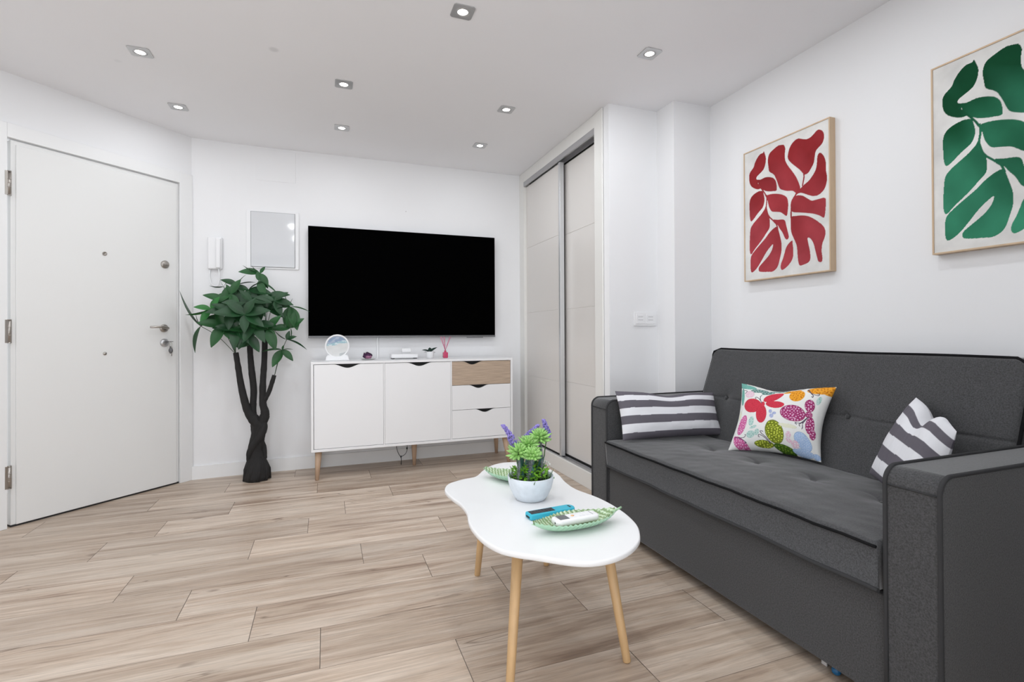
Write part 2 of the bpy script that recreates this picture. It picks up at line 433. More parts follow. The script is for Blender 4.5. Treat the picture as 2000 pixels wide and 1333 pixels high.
for z0, z1 in ((.207, .325), (.969, 1.09), (1.743, 1.869)):
    h = MB(); h.cyl(D(SA+.008, .010, z0), D(SA+.008, .010, z1), .0075, 16)
    for q in (.0, .33, .5, .67, 1.): 
        z = z0+(z1-z0)*q; h.cyl(D(SA+.008, .010, z-.002), D(SA+.008, .010, z+.002), .0088, 16)
    h.box(SA-.010, SA+.003, .0, .0135, z0, z1, .001, M=DM)
    h.box(SA+.012, SA+.020, -.004, .006, z0, z1, .001, M=DM)
    h.build('hinge', m_nickel, dr)
RY = Matrix.Rotation(0, 4, 'X')
def ddisc(mb, s, z, prof, n=28):       # lathe whose axis sticks out of the door; prof (r, off)
    vs = []
    for r, o in prof:
        for k in range(n):
            a = 2*math.pi*k/n; vs.append(D(s+r*math.cos(a), o, z+r*math.sin(a)))
    fs = [(i*n+k, i*n+(k+1) % n, (i+1)*n+(k+1) % n, (i+1)*n+k) for i in range(len(prof)-1) for k in range(n)]
    mb.add(vs, fs, True); mb.add(vs[-n:], [tuple(range(n))]); return mb
o0 = .004
ddisc(MB(), 1.736, 1.499, [(.012, o0), (.012, o0+.004), (.008, o0+.005), (.008, o0+.003), (.002, o0+.003)]).build('peephole', m_nickel, dr)
ddisc(MB(), 1.737, .897, [(.010, o0), (.010, o0+.003), (.007, o0+.006), (.001, o0+.007)]).build('door_stud', m_nickel, dr)
lk = ddisc(MB(), 2.084, 1.477, [(.026, o0), (.026, o0+.006), (.021, o0+.010), (.004, o0+.011)])
lk.box(2.070, 2.098, o0+.010, o0+.024, 1.472, 1.482, .002, M=DM); lk.build('thumb_turn', m_nickel, dr)
hd = ddisc(MB(), 2.077, 1.053, [(.026, o0), (.026, o0+.006), (.021, o0+.010), (.004, o0+.011)])
hd.tube([D(2.077, o0+.008, 1.053), D(2.077, o0+.045, 1.053), D(2.068, o0+.052, 1.055), D(2.03, o0+.054, 1.062), D(1.965, o0+.052, 1.058)], [.009, .009, .009, .0075, .0065], 12)
hd.build('door_handle', m_nickel, dr)
lo = ddisc(MB(), 2.079, .957, [(.027, o0), (.027, o0+.006), (.020, o0+.012), (.016, o0+.014), (.004, o0+.014)])
lo.build('lock_cylinder', m_alu, dr)
kt = thing('key_bunch', 'small bunch of keys hanging from the lock of the white front door', 'keys', D(2.082, o0+.02, .957))
k1 = MB(); k1.box(2.073, 2.110, o0+.012, o0+.048, .9625, .9655, .0008, M=DM); k1.build('key', m_black, kt)
k2 = MB(); k2.tube([D(2.100+.009*math.cos(a), o0+.036, .945+.016*math.sin(a)) for a in [i*math.pi/6 for i in range(12)]], .0011, 6, close=True); k2.build('key_ring', m_nickel, kt)
k3 = MB(); k3.box(2.096, 2.100, o0+.030, o0+.038, .885, .933, .001, M=DM); k3.ball(D(2.100, o0+.036, .905), .013, .006, .018)
k3.build('key', m_bezel, kt)
k4 = MB(); k4.box(2.103, 2.109, o0+.034, o0+.037, .868, .930, .001, M=DM); k4.build('key', m_nickel, kt)

# fitted sliding wardrobe in the right-hand wall
wt = thing('sliding_wardrobe', 'fitted wardrobe with two cream sliding doors in grey aluminium rails', 'wardrobe', (XC, 3.4, 0))
Y0, Y1 = 2.800, 4.012
cs_ = MB()
cs_.box(XC, XC+.14, Y1, YB-.001, 0, CEIL-.001, .002)                 # far post
cs_.box(XC-.004, XC+.14, 2.716, Y0, 0, CEIL-.001, .003)              # near post
cs_.box(XC-.006, XC+.004, 2.700, 2.722, 0, CEIL-.001, .003)          # cover strip on the edge
cs_.box(XC, XC+.14, Y0, Y1, 2.304, CEIL-.001, .002)                  # header
cs_.build('wardrobe_frame', m_plinth, wt)
cs2 = MB().box(XC-.003, XC+.012, Y0, Y1, 0, .105, .002); cs2.box(XC+.0, XC+.13, Y0, Y1, .0, .098); cs2.build('plinth', m_plinth, wt)
tr = MB(); tr.box(XC-.002, XC+.010, Y0, Y1, 2.264, 2.303, .001); tr.box(XC+.006, XC+.12, Y0, Y1, 2.290, 2.304)
tr.box(XC+.060, XC+.064, Y0, Y1, 2.262, 2.290)
tr.build('top_rail', m_alu, wt)
tr = MB().box(XC+.010, XC+.125, Y0, Y1, .098, .104); tr.box(XC+.048, XC+.052, Y0, Y1, .104, .112); tr.box(XC+.012, XC+.016, Y0, Y1, .104, .112)
tr.build('bottom_rail', m_alu, wt)
MB().box(XC+.128, XC+.139, Y0-.0, Y1, .0, 2.304).build('back_board', m_gap, wt)
def slider(y0, y1, x0, stile_side):
    d = MB(); zs = [.120, .652, 1.185, 1.735, 2.262 if stile_side < 0 else 2.255]
    for a, b in zip(zs[:-1], zs[1:]): d.box(x0, x0+.022, y0, y1, a+.0009, b-.0009, .0012)
    d.box(x0+.002, x0+.020, y0+.001, y1-.001, .121, zs[-1]-.002)
    p = d.build('sliding_door', m_cream, wt)
    s = MB(); s.box(x0-.010, x0+.024, y0-.004, y0+.022, .113, zs[-1], .002); s.build('door_stile', m_aluL, p)
    s = MB(); s.box(x0-.002, x0+.024, y0+.022, y1, .113, .1205, .001); s.build('bottom_profile', m_dark, p)
slider(3.338, Y1-.001, XC+.024, -1)
slider(Y0+.001, 3.372, XC+.070, 1)

# ================================================================== WALL MOUNTED THINGS ON THE BACK WALL
tv = thing('television', 'large black flat television mounted on the white back wall', 'television', (.61, YB-.03, .982))
MB().box(-.1185, 1.3455, YB-.060, YB-.030, .988, 1.820, .003).build('housing', m_bezel, tv)
MB().box(-.1165, 1.3435, YB-.0625, YB-.0585, .998, 1.818).build('screen', m_screen, tv)
MB().box(-.1185, 1.3455, YB-.064, YB-.040, .9815, .9955, .002).build('bottom_bezel', mat('grey_bezel', (.17, .17, .175), .45, .4), tv)
MB().box(1.10, 1.24, YB-.060, YB-.045, .977, .983, .002).build('sensor_bar', m_bezel, tv)
MB().box(.30, .95, YB-.030, YB-.0005, 1.2, 1.6, .002).build('wall_bracket', m_dark, tv)

fb = thing('fuse_box', 'white fuse box cover with glossy lid on the back wall above the tree', 'fuse box', (-.358, YB, 1.49))
q = MB(); x0, x1, z0, z1 = -.537, -.183, 1.492, 1.920
q.box(x0, x1, YB-.010, YB-.0005, z0, z1, .003); q.build('surround', m_white, fb)
q = MB(); q.box(-.5075, -.2085, YB-.0106, YB-.0095, 1.5025, 1.9095, .0002); q.build('gap', mat('grey_gap', (.25, .25, .26), .6), fb)
q = MB(); q.box(-.505, -.211, YB-.016, YB-.010, 1.505, 1.907, .003); q.build('lid', m_gloss, fb)

ic = thing('intercom_handset', 'white door intercom handset on the wall beside the front door', 'intercom', (-.73, 4.09, 1.33))
q = MB(); q.box(-.773, -.684, 4.060, 4.092, 1.472, 1.700, .008, 3); q.build('housing', m_white, ic)
q = MB(); q.box(-.722, -.690, 4.042, 4.062, 1.478, 1.690, .008, 3); q.box(-.716, -.698, 4.050, 4.060, 1.60, 1.66, .002)
q.build('handset', m_white, ic)
q = MB(); q.tube([(-.760, 4.080, 1.472), (-.764, 4.076, 1.43), (-.755, 4.07, 1.37), (-.73, 4.068, 1.345), (-.706, 4.07, 1.36), (-.70, 4.07, 1.41), (-.705, 4.06, 1.475)], .0045, 8)
q.build('cord', m_white, ic)

q = MB().box(-.533, -.205, YB-.003, YB-.0003, 2.142, 2.372, .001).build('wall_cover_plate', m_wall)
tag(q, 'faint painted-over square plate high on the back wall above the fuse box', 'plate')
cdq = MB().box(.378, .394, YB-.012, YB-.0005, .70, .985, .002).build('cable_duct', m_white)
tag(cdq, 'narrow white cable duct on the wall below the television', 'cable duct')
nl = MB().cyl((.612, YB, 1.995), (.612, YB-.012, 1.997), .0018, 8).build('wall_nail', m_nickel)
tag(nl, 'tiny nail in the back wall above the television', 'nail')

sw = thing('socket_plate', 'white double switch and socket plate on the pillar beside the wardrobe', 'wall socket', (1.848, 2.64, 1.05))
MB().box(1.768, 1.928, 2.632, 2.6395, 1.050, 1.134, .002).build('plate', m_white, sw)
for a, b in ((1.780, 1.843), (1.853, 1.916)):
    s_ = MB(); s_.box(a, b, 2.629, 2.633, 1.062, 1.122, .001)
    r_ = s_.build('rocker', m_white, sw)
    MB().box(a+.014, b-.014, 2.6282, 2.6292, 1.104, 1.106).box(a+.014, b-.014, 2.6282, 2.6292, 1.086, 1.088).build('rocker_line', mat('grey_mark', (.35, .35, .36), .5), r_)

# ceiling downlights
m_lamp = mat('lamp_glow', (1, 1, 1), .3, emit=((1, .98, .95), 14.))
m_spotm = mat('downlight_satin', (.55, .55, .55), .35, .7)
spots = [(-.842, 2.929, 'downlight with square metal rim, nearest the upper left corner of the ceiling'),
         (-.830, 3.556, 'square metal downlight nearest the front door corner'),
         (.100, 2.928, 'square metal downlight in the middle row, the nearer of the middle pair'),
         (.107, 3.550, 'square metal downlight above the television, close to the back wall'),
         (1.049, 2.921, 'square metal downlight beside the wardrobe, the nearer of that pair'),
         (1.066, 3.543, 'square metal downlight in the far corner between television and wardrobe'),
         (.557, 2.098, 'largest square metal downlight at the top centre of the picture'),
         (1.507, 2.098, 'square metal downlight nearest the right wall, in front of the pillar')]
unseen = [(-.393, 2.098, 'left of the largest one'), (-1.34, 2.098, 'nearest the left wall'), (-.393, 1.25, 'left of the coffee table'),  # downlights added out of view to brighten the foreground from above
          (.557, 1.25, 'above the near end of the coffee table'), (1.507, 1.25, 'above the sofa'), (-1.34, 1.25, 'beside the side window'),
          (.557, .40, 'above the right rear corner'), (-.393, .40, 'nearest the rear window')]
dl = thing('ceiling_downlight', spots[0][2], 'downlight', (spots[0][0], spots[0][1], CEIL), 'square recessed downlights in the ceiling')
q = MB(); a = .0465
n = 32; ring = []; 
sq = []
for k in range(n):
    t = 2*math.pi*(k+.5)/n; c, s = math.cos(t), math.sin(t); mm = max(abs(c), abs(s)); sq.append((c/mm*a, s/mm*a))
vs = [(x, y, -.0005) for x, y in sq]+[(x, y, -.004) for x, y in sq]+[(.031*math.cos(2*math.pi*(k+.5)/n), .031*math.sin(2*math.pi*(k+.5)/n), -.0045) for k in range(n)]+[(.028*math.cos(2*math.pi*(k+.5)/n), .028*math.sin(2*math.pi*(k+.5)/n), -.0012) for k in range(n)]
q.add(vs, [(i*n+k, i*n+(k+1) % n, (i+1)*n+(k+1) % n, (i+1)*n+k) for i in range(3) for k in range(n)])
q.build('rim', m_spotm, dl, local=True)
q = MB().lathe([(.029, -.0008), (.029, -.0042), (.0225, -.0052), (.0215, -.0022)], (0, 0, 0), 28, caps=False); q.build('inner_ring', m_spotm, dl, local=True)
q = MB().lathe([(.0215, -.0015), (.0215, -.0032), (.012, -.0045), (.001, -.005)], (0, 0, 0), 24); q.build('bulb', m_lamp, dl, local=True)
for i, (x, y, lab) in enumerate(spots+[(a_, b_, 'added square metal downlight out of view, '+w_) for a_, b_, w_ in unseen]):
    if i: copy_tree(dl, (x, y, CEIL), lab)
    l = bpy.data.lights.new('downlight_beam', 'AREA'); l.shape = 'DISK'; l.size = .05; l.energy = 1.1 if y > 3.3 else 2.8; l.color = (.92, .96, 1.)
    lo_ = bpy.data.objects.new('downlight_beam', l); COL.objects.link(lo_); lo_.location = (x, y, CEIL-.008)

# ================================================================== SIDEBOARD
sb = thing('sideboard', 'long white sideboard with two doors, one oak drawer and two white drawers', 'sideboard', (.645, 3.92, 0))
FX0, FX1, FY, BYs = -.093, 1.379, 3.722, 4.090
ZB, ZT = .197, .817
q = MB(); t = .016
q.box(FX0, FX1, FY, BYs, ZT-t, ZT, .001); q.box(FX0, FX1, FY, BYs, ZB, ZB+.018, .001)
q.box(FX0, FX0+t, FY, BYs, ZB+.018, ZT-t, .001); q.box(FX1-t, FX1, FY, BYs, ZB+.018, ZT-t, .001)
q.box(.392, .400, FY+.002, BYs-.01, ZB+.018, ZT-t); q.box(.884, .893, FY+.002, BYs-.01, ZB+.018, ZT-t)
q.box(FX0+t, FX1-t, BYs-.008, BYs, ZB+.018, ZT-t)
q.build('carcass', m_whitef, sb)
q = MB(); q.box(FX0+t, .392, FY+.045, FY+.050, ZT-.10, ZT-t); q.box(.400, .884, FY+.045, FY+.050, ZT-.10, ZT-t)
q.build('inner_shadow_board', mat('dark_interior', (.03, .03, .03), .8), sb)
def scoop_panel(x0, x1, z0, z1, cx, w, dep, name, m, nseg=22):
    pts = [(x0, z0), (x1, z0), (x1, z1)]
    for k in range(nseg+1):
        u = 1-2*k/nseg; pts.append((cx+u*w/2, z1-dep*(.5+.5*math.cos(math.pi*u))))
    pts.append((x0, z1))
    b = MB(); a = [(x, FY+.004, z) for x, z in pts]
    # triangulate by strips below the scoop so that the concave outline stays clean
    top = [(x0, z1)]+[(cx-w/2+w*k/nseg, z1-dep*(.5+.5*math.cos(math.pi*(2*k/nseg-1)))) for k in range(nseg+1)]+[(x1, z1)]
    for (xa, za), (xb, zb) in zip(top[:-1], top[1:]):
        if xb-xa < 1e-6: continue
        b.add([(xa, FY+.004, z0), (xb, FY+.004, z0), (xb, FY+.004, zb), (xa, FY+.004, za)], [(0, 1, 2, 3)])
        b.add([(xa, FY+.020, z0), (xb, FY+.020, z0), (xb, FY+.020, zb), (xa, FY+.020, za)], [(3, 2, 1, 0)])
        b.add([(xa, FY+.004, za), (xb, FY+.004, zb), (xb, FY+.020, zb), (xa, FY+.020, za)], [(0, 1, 2, 3)])
        b.add([(xa, FY+.004, z0), (xb, FY+.004, z0), (xb, FY+.020, z0), (xa, FY+.020, z0)], [(3, 2, 1, 0)])
    for x in (x0, x1): b.add([(x, FY+.004, z0), (x, FY+.004, z1), (x, FY+.020, z1), (x, FY+.020, z0)], [(0, 1, 2, 3)])
    return b.build(name, m, sb)
zt = ZT-t-.003
scoop_panel(FX0+t+.003, .3905, ZB+.021, zt, .147, .19, .026, 'door', m_whitef)
scoop_panel(.4015, .8825, ZB+.021, zt, .652, .19, .026, 'door', m_whitef)
dz = (zt-(ZB+.021))
zA, zB_ = .6165, .4295
dd = scoop_panel(.8945, FX1-t-.003, zA+.003, zt, 1.055, .165, .025, 'drawer', m_drawer); dd['label'] = 'oak-coloured top drawer'
scoop_panel(.8945, FX1-t-.003, zB_+.003, zA, 1.105, .165, .025, 'drawer', m_whitef)
scoop_panel(.8945, FX1-t-.003, ZB+.021, zB_, 1.155, .165, .025, 'drawer', m_whitef)
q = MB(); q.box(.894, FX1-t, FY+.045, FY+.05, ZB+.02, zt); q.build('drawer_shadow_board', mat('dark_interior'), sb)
def leg(xa, ya, xb, yb, za=ZB+.0005):
    MB().tube([(xa, ya, 0), (xb, yb, za)], [.0125, .0235], 18).build('leg', m_beech, sb)
leg(-.056, 3.742, -.046, 3.765); leg(-.056, 4.06, -.046, 4.045); leg(.640, 3.915, .640, 3.915)
leg(1.352, 3.742, 1.325, 3.765); leg(1.355, 4.06, 1.345, 4.045)
q = MB()
q.tube(catmull([(.507, 3.95, .197), (.512, 3.95, .13), (.528, 3.95, .085), (.544, 3.95, .066), (.575, 3.95, .080), (.590, 3.95, .11), (.592, 3.95, .15), (.602, 3.95, .197)], 6, False), .0022, 8)
q.tube([(.544, 3.95, .067), (.546, 3.948, .04), (.544, 3.945, .004)], .0026, 8)
q.ball((.544, 3.95, .064), .006, .006, .009); q.ball((.590, 3.95, .125), .006, .006, .01)
tag(q.build('dangling_cable', m_black), 'thin dark cable dangling from under the white sideboard to the floor', 'cable')

# --- things standing on the sideboard
TZ = ZT+.0003
sd = thing('sand_art_disc', 'round moving sand picture in a white ring on a white stand', 'sand picture', (.085, 3.865, TZ))
cx, cy_, cz, R0 = .0815, 3.862, .922, .079
M_x = Matrix.Rotation(math.radians(90), 4, 'X')
q = MB(); q.tube([(cx+R0*math.cos(2*math.pi*k/48), cy_, cz+R0*math.sin(2*math.pi*k/48)) for k in range(48)], .0065, 10, close=True)
q.build('ring', m_white, sd)
q = MB(); pr = [(-.082, 0), (.082, 0), (.076, .024), (.066, .034), (.052, .036), (.03, .022), (0, .017), (-.03, .022), (-.052, .036), (-.066, .034), (-.076, .024)]
q.box(cx-.082, cx+.082, 3.845, 3.880, TZ, TZ+.010, .004); q.prism([(cx+a*.98, 3.850, TZ+.006+b) for a, b in pr], (0, .025, 0)); q.build('stand', m_white, sd)
# disc with sand layers, coloured by a vertex attribute
def sandcol(x, z):
    n_ = noise.noise(Vector((x*30, z*60, .3)))
    b = .012+.010*math.sin((x)*30)+.006*n_
    if z > b+.018: c = (.18, .26, .38) if n_ > -.05 else (.30, .36, .46)
    elif z > b: c = (.26, .42, .47) if noise.noise(Vector((x*60, z*90, 7))) > -.15 else (.55, .64, .66)
    elif z < -.055+abs(x)*.2 and x > .015: c = (.36, .38, .38)
    else:
        g = .56+.04*noise.noise(Vector((x*20, z*40, 2))); c = (g, g, g*.98)
    return c
q = MB(); RR = R0-.004; vs = []; fs = []; cc = []
nr, na = 26, 72
for i in range(nr+1):
    for k in range(na):
        r = RR*i/nr; a = 2*math.pi*k/na; vs.append((cx+r*math.cos(a), cy_-.002, cz+r*math.sin(a))); cc.append((*sandcol(r*math.cos(a), r*math.sin(a)), 1))
for i in range(nr):
    for k in range(na): fs.append((i*na+k, i*na+(k+1) % na, (i+1)*na+(k+1) % na, (i+1)*na+k))
nv_ = len(vs)
vs += [(x, cy_+.003, z) for x, y, z in vs]; cc += cc; fs += [tuple(j+nv_ for j in f[::-1]) for f in fs]
q.add(vs, fs); m_sand = mat('sand_layers', attr='col', rough=.12)
o = q.build('sand_disc', m_sand, sd, fix=False)
o.data.color_attributes.new('col', 'FLOAT_COLOR', 'POINT').data.foreach_set('color', np.array(cc, 'f').ravel())

am = thing('amethyst_geode', 'small purple amethyst crystal lump on the white sideboard', 'crystal', (.30, 3.93, TZ+.0075))
m_am = mat('amethyst', (.045, .010, .045), .25, noise_col=(60, .7, I3)); m_am2 = mat('amethyst_pale', (.28, .11, .20), .3, noise_col=(80, .3, I3))
q = MB(); q.ball((.297, 3.93, .846), .034, .026, .022, 10, 7, .14)
rnd = random.Random(3)
for k in range(16):
    a = rnd.uniform(0, 6.28); r = rnd.uniform(0, .026); h = rnd.uniform(.010, .022); x, y = .294+r*math.cos(a), 3.93+r*.7*math.sin(a)
    dv = Vector((math.cos(a)*r*9, math.sin(a)*r*6, 1)).normalized(); z = .858-abs(x-.29)*.4
    p = Vector((x, y, z)); q.tube([p, p+dv*h*.6, p+dv*h], [.007, .006, .0008], 6, smooth=False)
q.build('crystals', m_am, am)
q = MB(); q.ball((.302, 3.918, .838), .026, .018, .014, 9, 6, .15); q.build('rock', m_am2, am)
dq = MB().lathe([(.020, 0), (.040, .002), (.057, .006), (.058, .0072), (.040, .0045), (.002, .0042)], (.302, 3.93, TZ), 36).build('shell_dish', mat('pearl_dish', (.78, .78, .76), .2))
tag(dq, 'small flat white saucer under the purple crystal', 'saucer')

rtb = thing('internet_router', 'flat white router box lying on the sideboard', 'router', (.57, 3.94, TZ))
q = MB(); q.box(.469, .671, 3.90, 4.02, TZ+.008, TZ+.038, .006, 3); q.build('housing', m_white, rtb)
for x in (.485, .655): MB().box(x-.008, x+.008, 3.905, 4.01, TZ, TZ+.009, .001).build('foot', m_bezel, rtb)
rb = MB(); rb.box(.551, .622, 3.93, 3.985, TZ+.050, TZ+.080, .005, 3); rb.box(.556, .606, 3.945, 3.98, TZ+.0385, TZ+.051, .001)
tag(rb.build('set_top_box', m_white), 'small white box resting on top of the flat white router', 'box')

pp_ = thing('potted_plant', 'tiny dark green plant in a small white pot on the sideboard', 'plant', (.772, 3.95, TZ))
MB().lathe([(.022, 0), (.027, .004), (.031, .050), (.031, .053), (.027, .053), (.026, .040), (.001, .040)], (.772, 3.95, TZ), 28).build('pot', m_white, pp_)
m_dleaf = mat('dark_leaf', (.012, .035, .025), .4)
def leaf_mesh(mb, base, d, nrm, L, Wd, droop=.15, fold=.25, nu=8, nv=4, shape=1.0):
    """one leaflet: base point, direction, surface normal"""
    d = Vector(d).normalized(); nrm = Vector(nrm); nrm = (nrm-d*nrm.dot(d)).normalized(); sd_ = d.cross(nrm)
    def fn(u, v):
        w = Wd*.5*max(math.sin(math.pi*min(1, u**.85*.97+.015)), .02)**(.9*shape); t = (v-.5)*2
        return Vector(base)+d*(L*u)+sd_*(w*t)+nrm*(fold*w*abs(t)-droop*L*u*u)
    mb.grid(fn, nu, nv)
q = MB(); b0 = (.772, 3.95, .862)
for dx, dy, dz_, L, Wd in ((-.9, -.2, .75, .062, .034), (.6, -.2, .9, .064, .032), (-.4, -.5, .8, .044, .024), (.9, -.3, .35, .040, .014), (.1, .5, 1, .056, .03), (-.8, .3, .4, .044, .02)):
    leaf_mesh(q, b0, (dx, dy, dz_), (0, -.4, 1), L, Wd, .45)
q.tube([(.772, 3.95, .855), (.772, 3.95, .875)], .003, 8)
q.build('leaves', m_dleaf, pp_)

rd = thing('reed_diffuser', 'small pink reed diffuser with pink sticks on the sideboard', 'diffuser', (.894, 3.95, TZ))
m_pinkg = mat('pink_glass', (.55, .06, .14), .12, spec=.6); m_pinks = mat('pink_stick', (.62, .08, .22), .6)
MB().box(.875, .913, 3.931, 3.969, TZ, TZ+.046, .006, 3).lathe([(.011, .045), (.008, .052), (.009, .060)], (.894, 3.95, TZ), 16).build('bottle', m_pinkg, rd)
for x, y in ((.850, 3.93), (.868, 3.97), (.878, 3.94), (.890, 3.955), (.926, 3.935), (.941, 3.96)):
    MB().cyl((.894-(x-.894)*.12, 3.95, .862), (x, y, .986), .0016, 6).build('reed', m_pinks, rd)

# ================================================================== ARTIFICIAL TREE
tr = thing('artificial_tree', 'tall artificial money tree with black trunk and green leaves beside the sideboard', 'tree', (-.45, 3.92, 0))
def wob(pts, rs, n, seed, amt=.08, sub=6):
    P = catmull(pts, sub, False); R_ = [x[0] for x in catmull([(r,) for r in rs], sub, False)]
    R_ = [r*(1+amt*noise.noise(Vector((i*.55, seed, 0)))) for i, r in enumerate(R_)]
    return P, R_
q = MB()
P, R_ = wob([(-.448, 3.915, .001), (-.450, 3.915, .03), (-.448, 3.918, .09), (-.452, 3.925, .16), (-.460, 3.93, .20), (-.448, 3.93, .27), (-.438, 3.93, .33), (-.434, 3.93, .39)], [.078, .083, .073, .052, .049, .047, .044, .044], 20, 1, .05)
q.tube(P, R_, 24)
q.tube(*wob([(-.50, 3.90, .14), (-.488, 3.895, .20), (-.455, 3.888, .26), (-.420, 3.89, .31), (-.405, 3.905, .36), (-.41, 3.93, .41)], [.012, .022, .022, .024, .026, .02], 14, 4, .15), 14)
q.tube(*wob([(-.40, 3.92, .14), (-.415, 3.95, .22), (-.46, 3.96, .30), (-.47, 3.94, .38)], [.015, .024, .026, .02], 14, 5, .15), 14)
for k in range(9):
    a = 2*math.pi*k/9; q.tube([(-.448+.078*math.cos(a), 3.915+.076*math.sin(a), .004), (-.448+.075*math.cos(a+.15), 3.915+.072*math.sin(a+.15), .07), (-.452+.045*math.cos(a+.4), 3.925+.045*math.sin(a+.4), .16)], [.013, .013, .008], 10)
q.build('trunk', m_bark, tr)
for pts, rs, sd_ in (([(-.436, 3.93, .375), (-.468, 3.925, .42), (-.503, 3.92, .475), (-.527, 3.92, .563), (-.548, 3.92, .674), (-.562, 3.915, .78), (-.576, 3.91, .885)], [.042, .036, .027, .024, .021, .019, .017], 11),
                   ([(-.455, 3.935, .39), (-.474, 3.94, .45), (-.475, 3.945, .52), (-.471, 3.95, .622), (-.484, 3.95, .758), (-.492, 3.95, .869), (-.496, 3.95, .965)], [.03, .024, .022, .022, .021, .019, .018], 12),
                   ([(-.428, 3.93, .375), (-.402, 3.925, .43), (-.398, 3.92, .47), (-.411, 3.92, .533), (-.410, 3.92, .669), (-.401, 3.92, .818), (-.396, 3.92, .995)], [.036, .033, .027, .023, .021, .019, .019], 13),
                   ([(-.411, 3.92, .520), (-.395, 3.915, .56), (-.371, 3.91, .606), (-.352, 3.905, .667), (-.336, 3.90, .722)], [.018, .017, .015, .015, .014], 14)):
    MB().tube(*wob(pts, rs, 14, sd_, .12), 16).build('branch', m_bark, tr)
m_leafs = [mat('leaf_green_deep', (.008, .052, .014), .45, noise_col=(14, .35, I3)), mat('leaf_green', (.010, .078, .015), .5, noise_col=(14, .3, I3)), mat('leaf_green_light', (.020, .150, .025), .5, noise_col=(14, .25, I3))]
m_stem = mat('leaf_stalk', (.05, .085, .05), .6); 
# x, y, z of the leaf hub; stalk root branch end; list of (angle in degrees seen from the room, length, lean toward room); tone
tops = [(-.577, 3.91, .885), (-.496, 3.95, .965), (-.396, 3.92, .995), (-.336, 3.90, .722)]
clus = [
 (-.427, 3.93, 1.438, 1, [(176, .115, .3), (160, .11, -.4), (140, .07, -.3), (-62, .10, .5), (60, .05, .4)], 1),
 (-.432, 3.90, 1.383, 1, [(-68, .10, .4), (-28, .135, -.2), (100, .06, .3)], 1),
 (-.568, 3.92, 1.350, 0, [(160, .09, .4), (20, .10, .2), (65, .08, 0), (-75, .13, .5), (-120, .11, .6)], 0),
 (-.495, 3.90, 1.318, 1, [(-8, .13, .3), (-60, .10, .6), (-110, .12, .6), (170, .10, .3), (40, .09, .2)], 0),
 (-.715, 3.86, 1.180, 0, [(170, .085, .8), (-125, .10, .7), (60, .085, .6), (20, .09, .5), (-20, .07, .6), (-160, .13, .1)], 2),
 (-.654, 3.95, 1.342, 0, [(190, .075, .05), (55, .06, .05), (130, .03, 0)], 0),
 (-.782, 3.90, 1.066, 0, [(-107, .155, .2), (120, .08, .1), (75, .11, .05), (128, .23, 0), (60, .06, .3)], 0),
 (-.640, 3.84, 1.068, 0, [(-118, .135, .7), (172, .13, .5), (110, .10, .6), (-10, .13, .6), (-60, .10, .7), (40, .12, .5)], 1),
 (-.506, 3.80, 1.144, 1, [(10, .14, .6), (-35, .13, .8), (-90, .11, .8), (175, .16, .6), (140, .12, .5), (60, .11, .5)], 0),
 (-.385, 3.90, 1.268, 2, [(178, .125, .4), (150, .08, .2), (12, .13, .3), (-30, .11, .6), (-80, .07, .6)], 0),
 (-.375, 3.88, 1.195, 2, [(15, .13, .4), (-25, .11, .6), (175, .11, .6), (70, .07, .4), (110, .08, .3)], 0),
 (-.234, 3.92, 1.205, 2, [(118, .085, .1), (80, .055, .1), (-5, .115, 0), (-70, .15, .6), (-100, .13, .8), (165, .12, .3)], 1),
 (-.231, 3.90, 1.055, 2, [(40, .095, .4), (75, .10, .5), (-80, .07, .1), (180, .115, .5), (110, .08, .6)], 1),
 (-.369, 3.82, 1.045, 2, [(160, .11, .7), (55, .11, .6), (8, .03, .5), (-68, .13, .7), (-30, .05, .6)], 1),
 (-.256, 3.90, .973, 3, [(148, .09, .05), (25, .06, .6), (-18, .13, .05), (70, .055, .3)], 0),
 (-.283, 3.89, .900, 3, [(-118, .115, .7), (-40, .09, .7), (175, .115, .2), (10, .06, 0), (80, .03, .5)], 1),
 (-.491, 3.84, 1.010, 1, [(-60, .12, .5), (-125, .10, .6), (15, .12, .5), (165, .13, .5), (80, .07, .6)], 0),
 (-.569, 3.87, .925, 0, [(25, .12, .5), (60, .10, .5), (110, .05, .4)], 1),
 (-.625, 3.90, 1.108, 0, [(170, .12, .3), (20, .12, .5), (70, .08, .4), (-40, .10, .6)], 0),
 (-.600, 3.88, 1.285, 0, [(-70, .11, .7), (-110, .10, .7), (-150, .12, .4), (60, .10, .3), (110, .06, .4)], 1),
 (-.470, 3.84, 1.235, 1, [(0, .11, .6), (-50, .12, .7), (-130, .12, .7), (130, .09, .5)], 0),
 (-.600, 3.83, 1.165, 0, [(-30, .12, .7), (-90, .11, .8), (180, .12, .6), (150, .10, .5), (40, .10, .5)], 0),
 (-.450, 3.82, 1.075, 1, [(0, .12, .7), (-60, .12, .8), (-120, .12, .7), (160, .10, .6), (60, .10, .5)], 0),
 (-.560, 3.83, 1.050, 0, [(-100, .12, .7), (-50, .11, .7), (170, .12, .6), (20, .10, .6), (110, .08, .5)], 0),
 (-.330, 3.86, 1.245, 2, [(-10, .11, .5), (-60, .10, .6), (170, .11, .5), (40, .09, .3)], 0),
 (-.640, 3.88, 1.240, 0, [(160, .11, .5), (-140, .10, .6), (-70, .10, .7), (80, .08, .4)], 1),
 (-.545, 3.84, 1.215, 1, [(-20, .11, .7), (-90, .12, .8), (-150, .12, .7), (170, .09, .4)], 0),
]
rnd = random.Random(8)
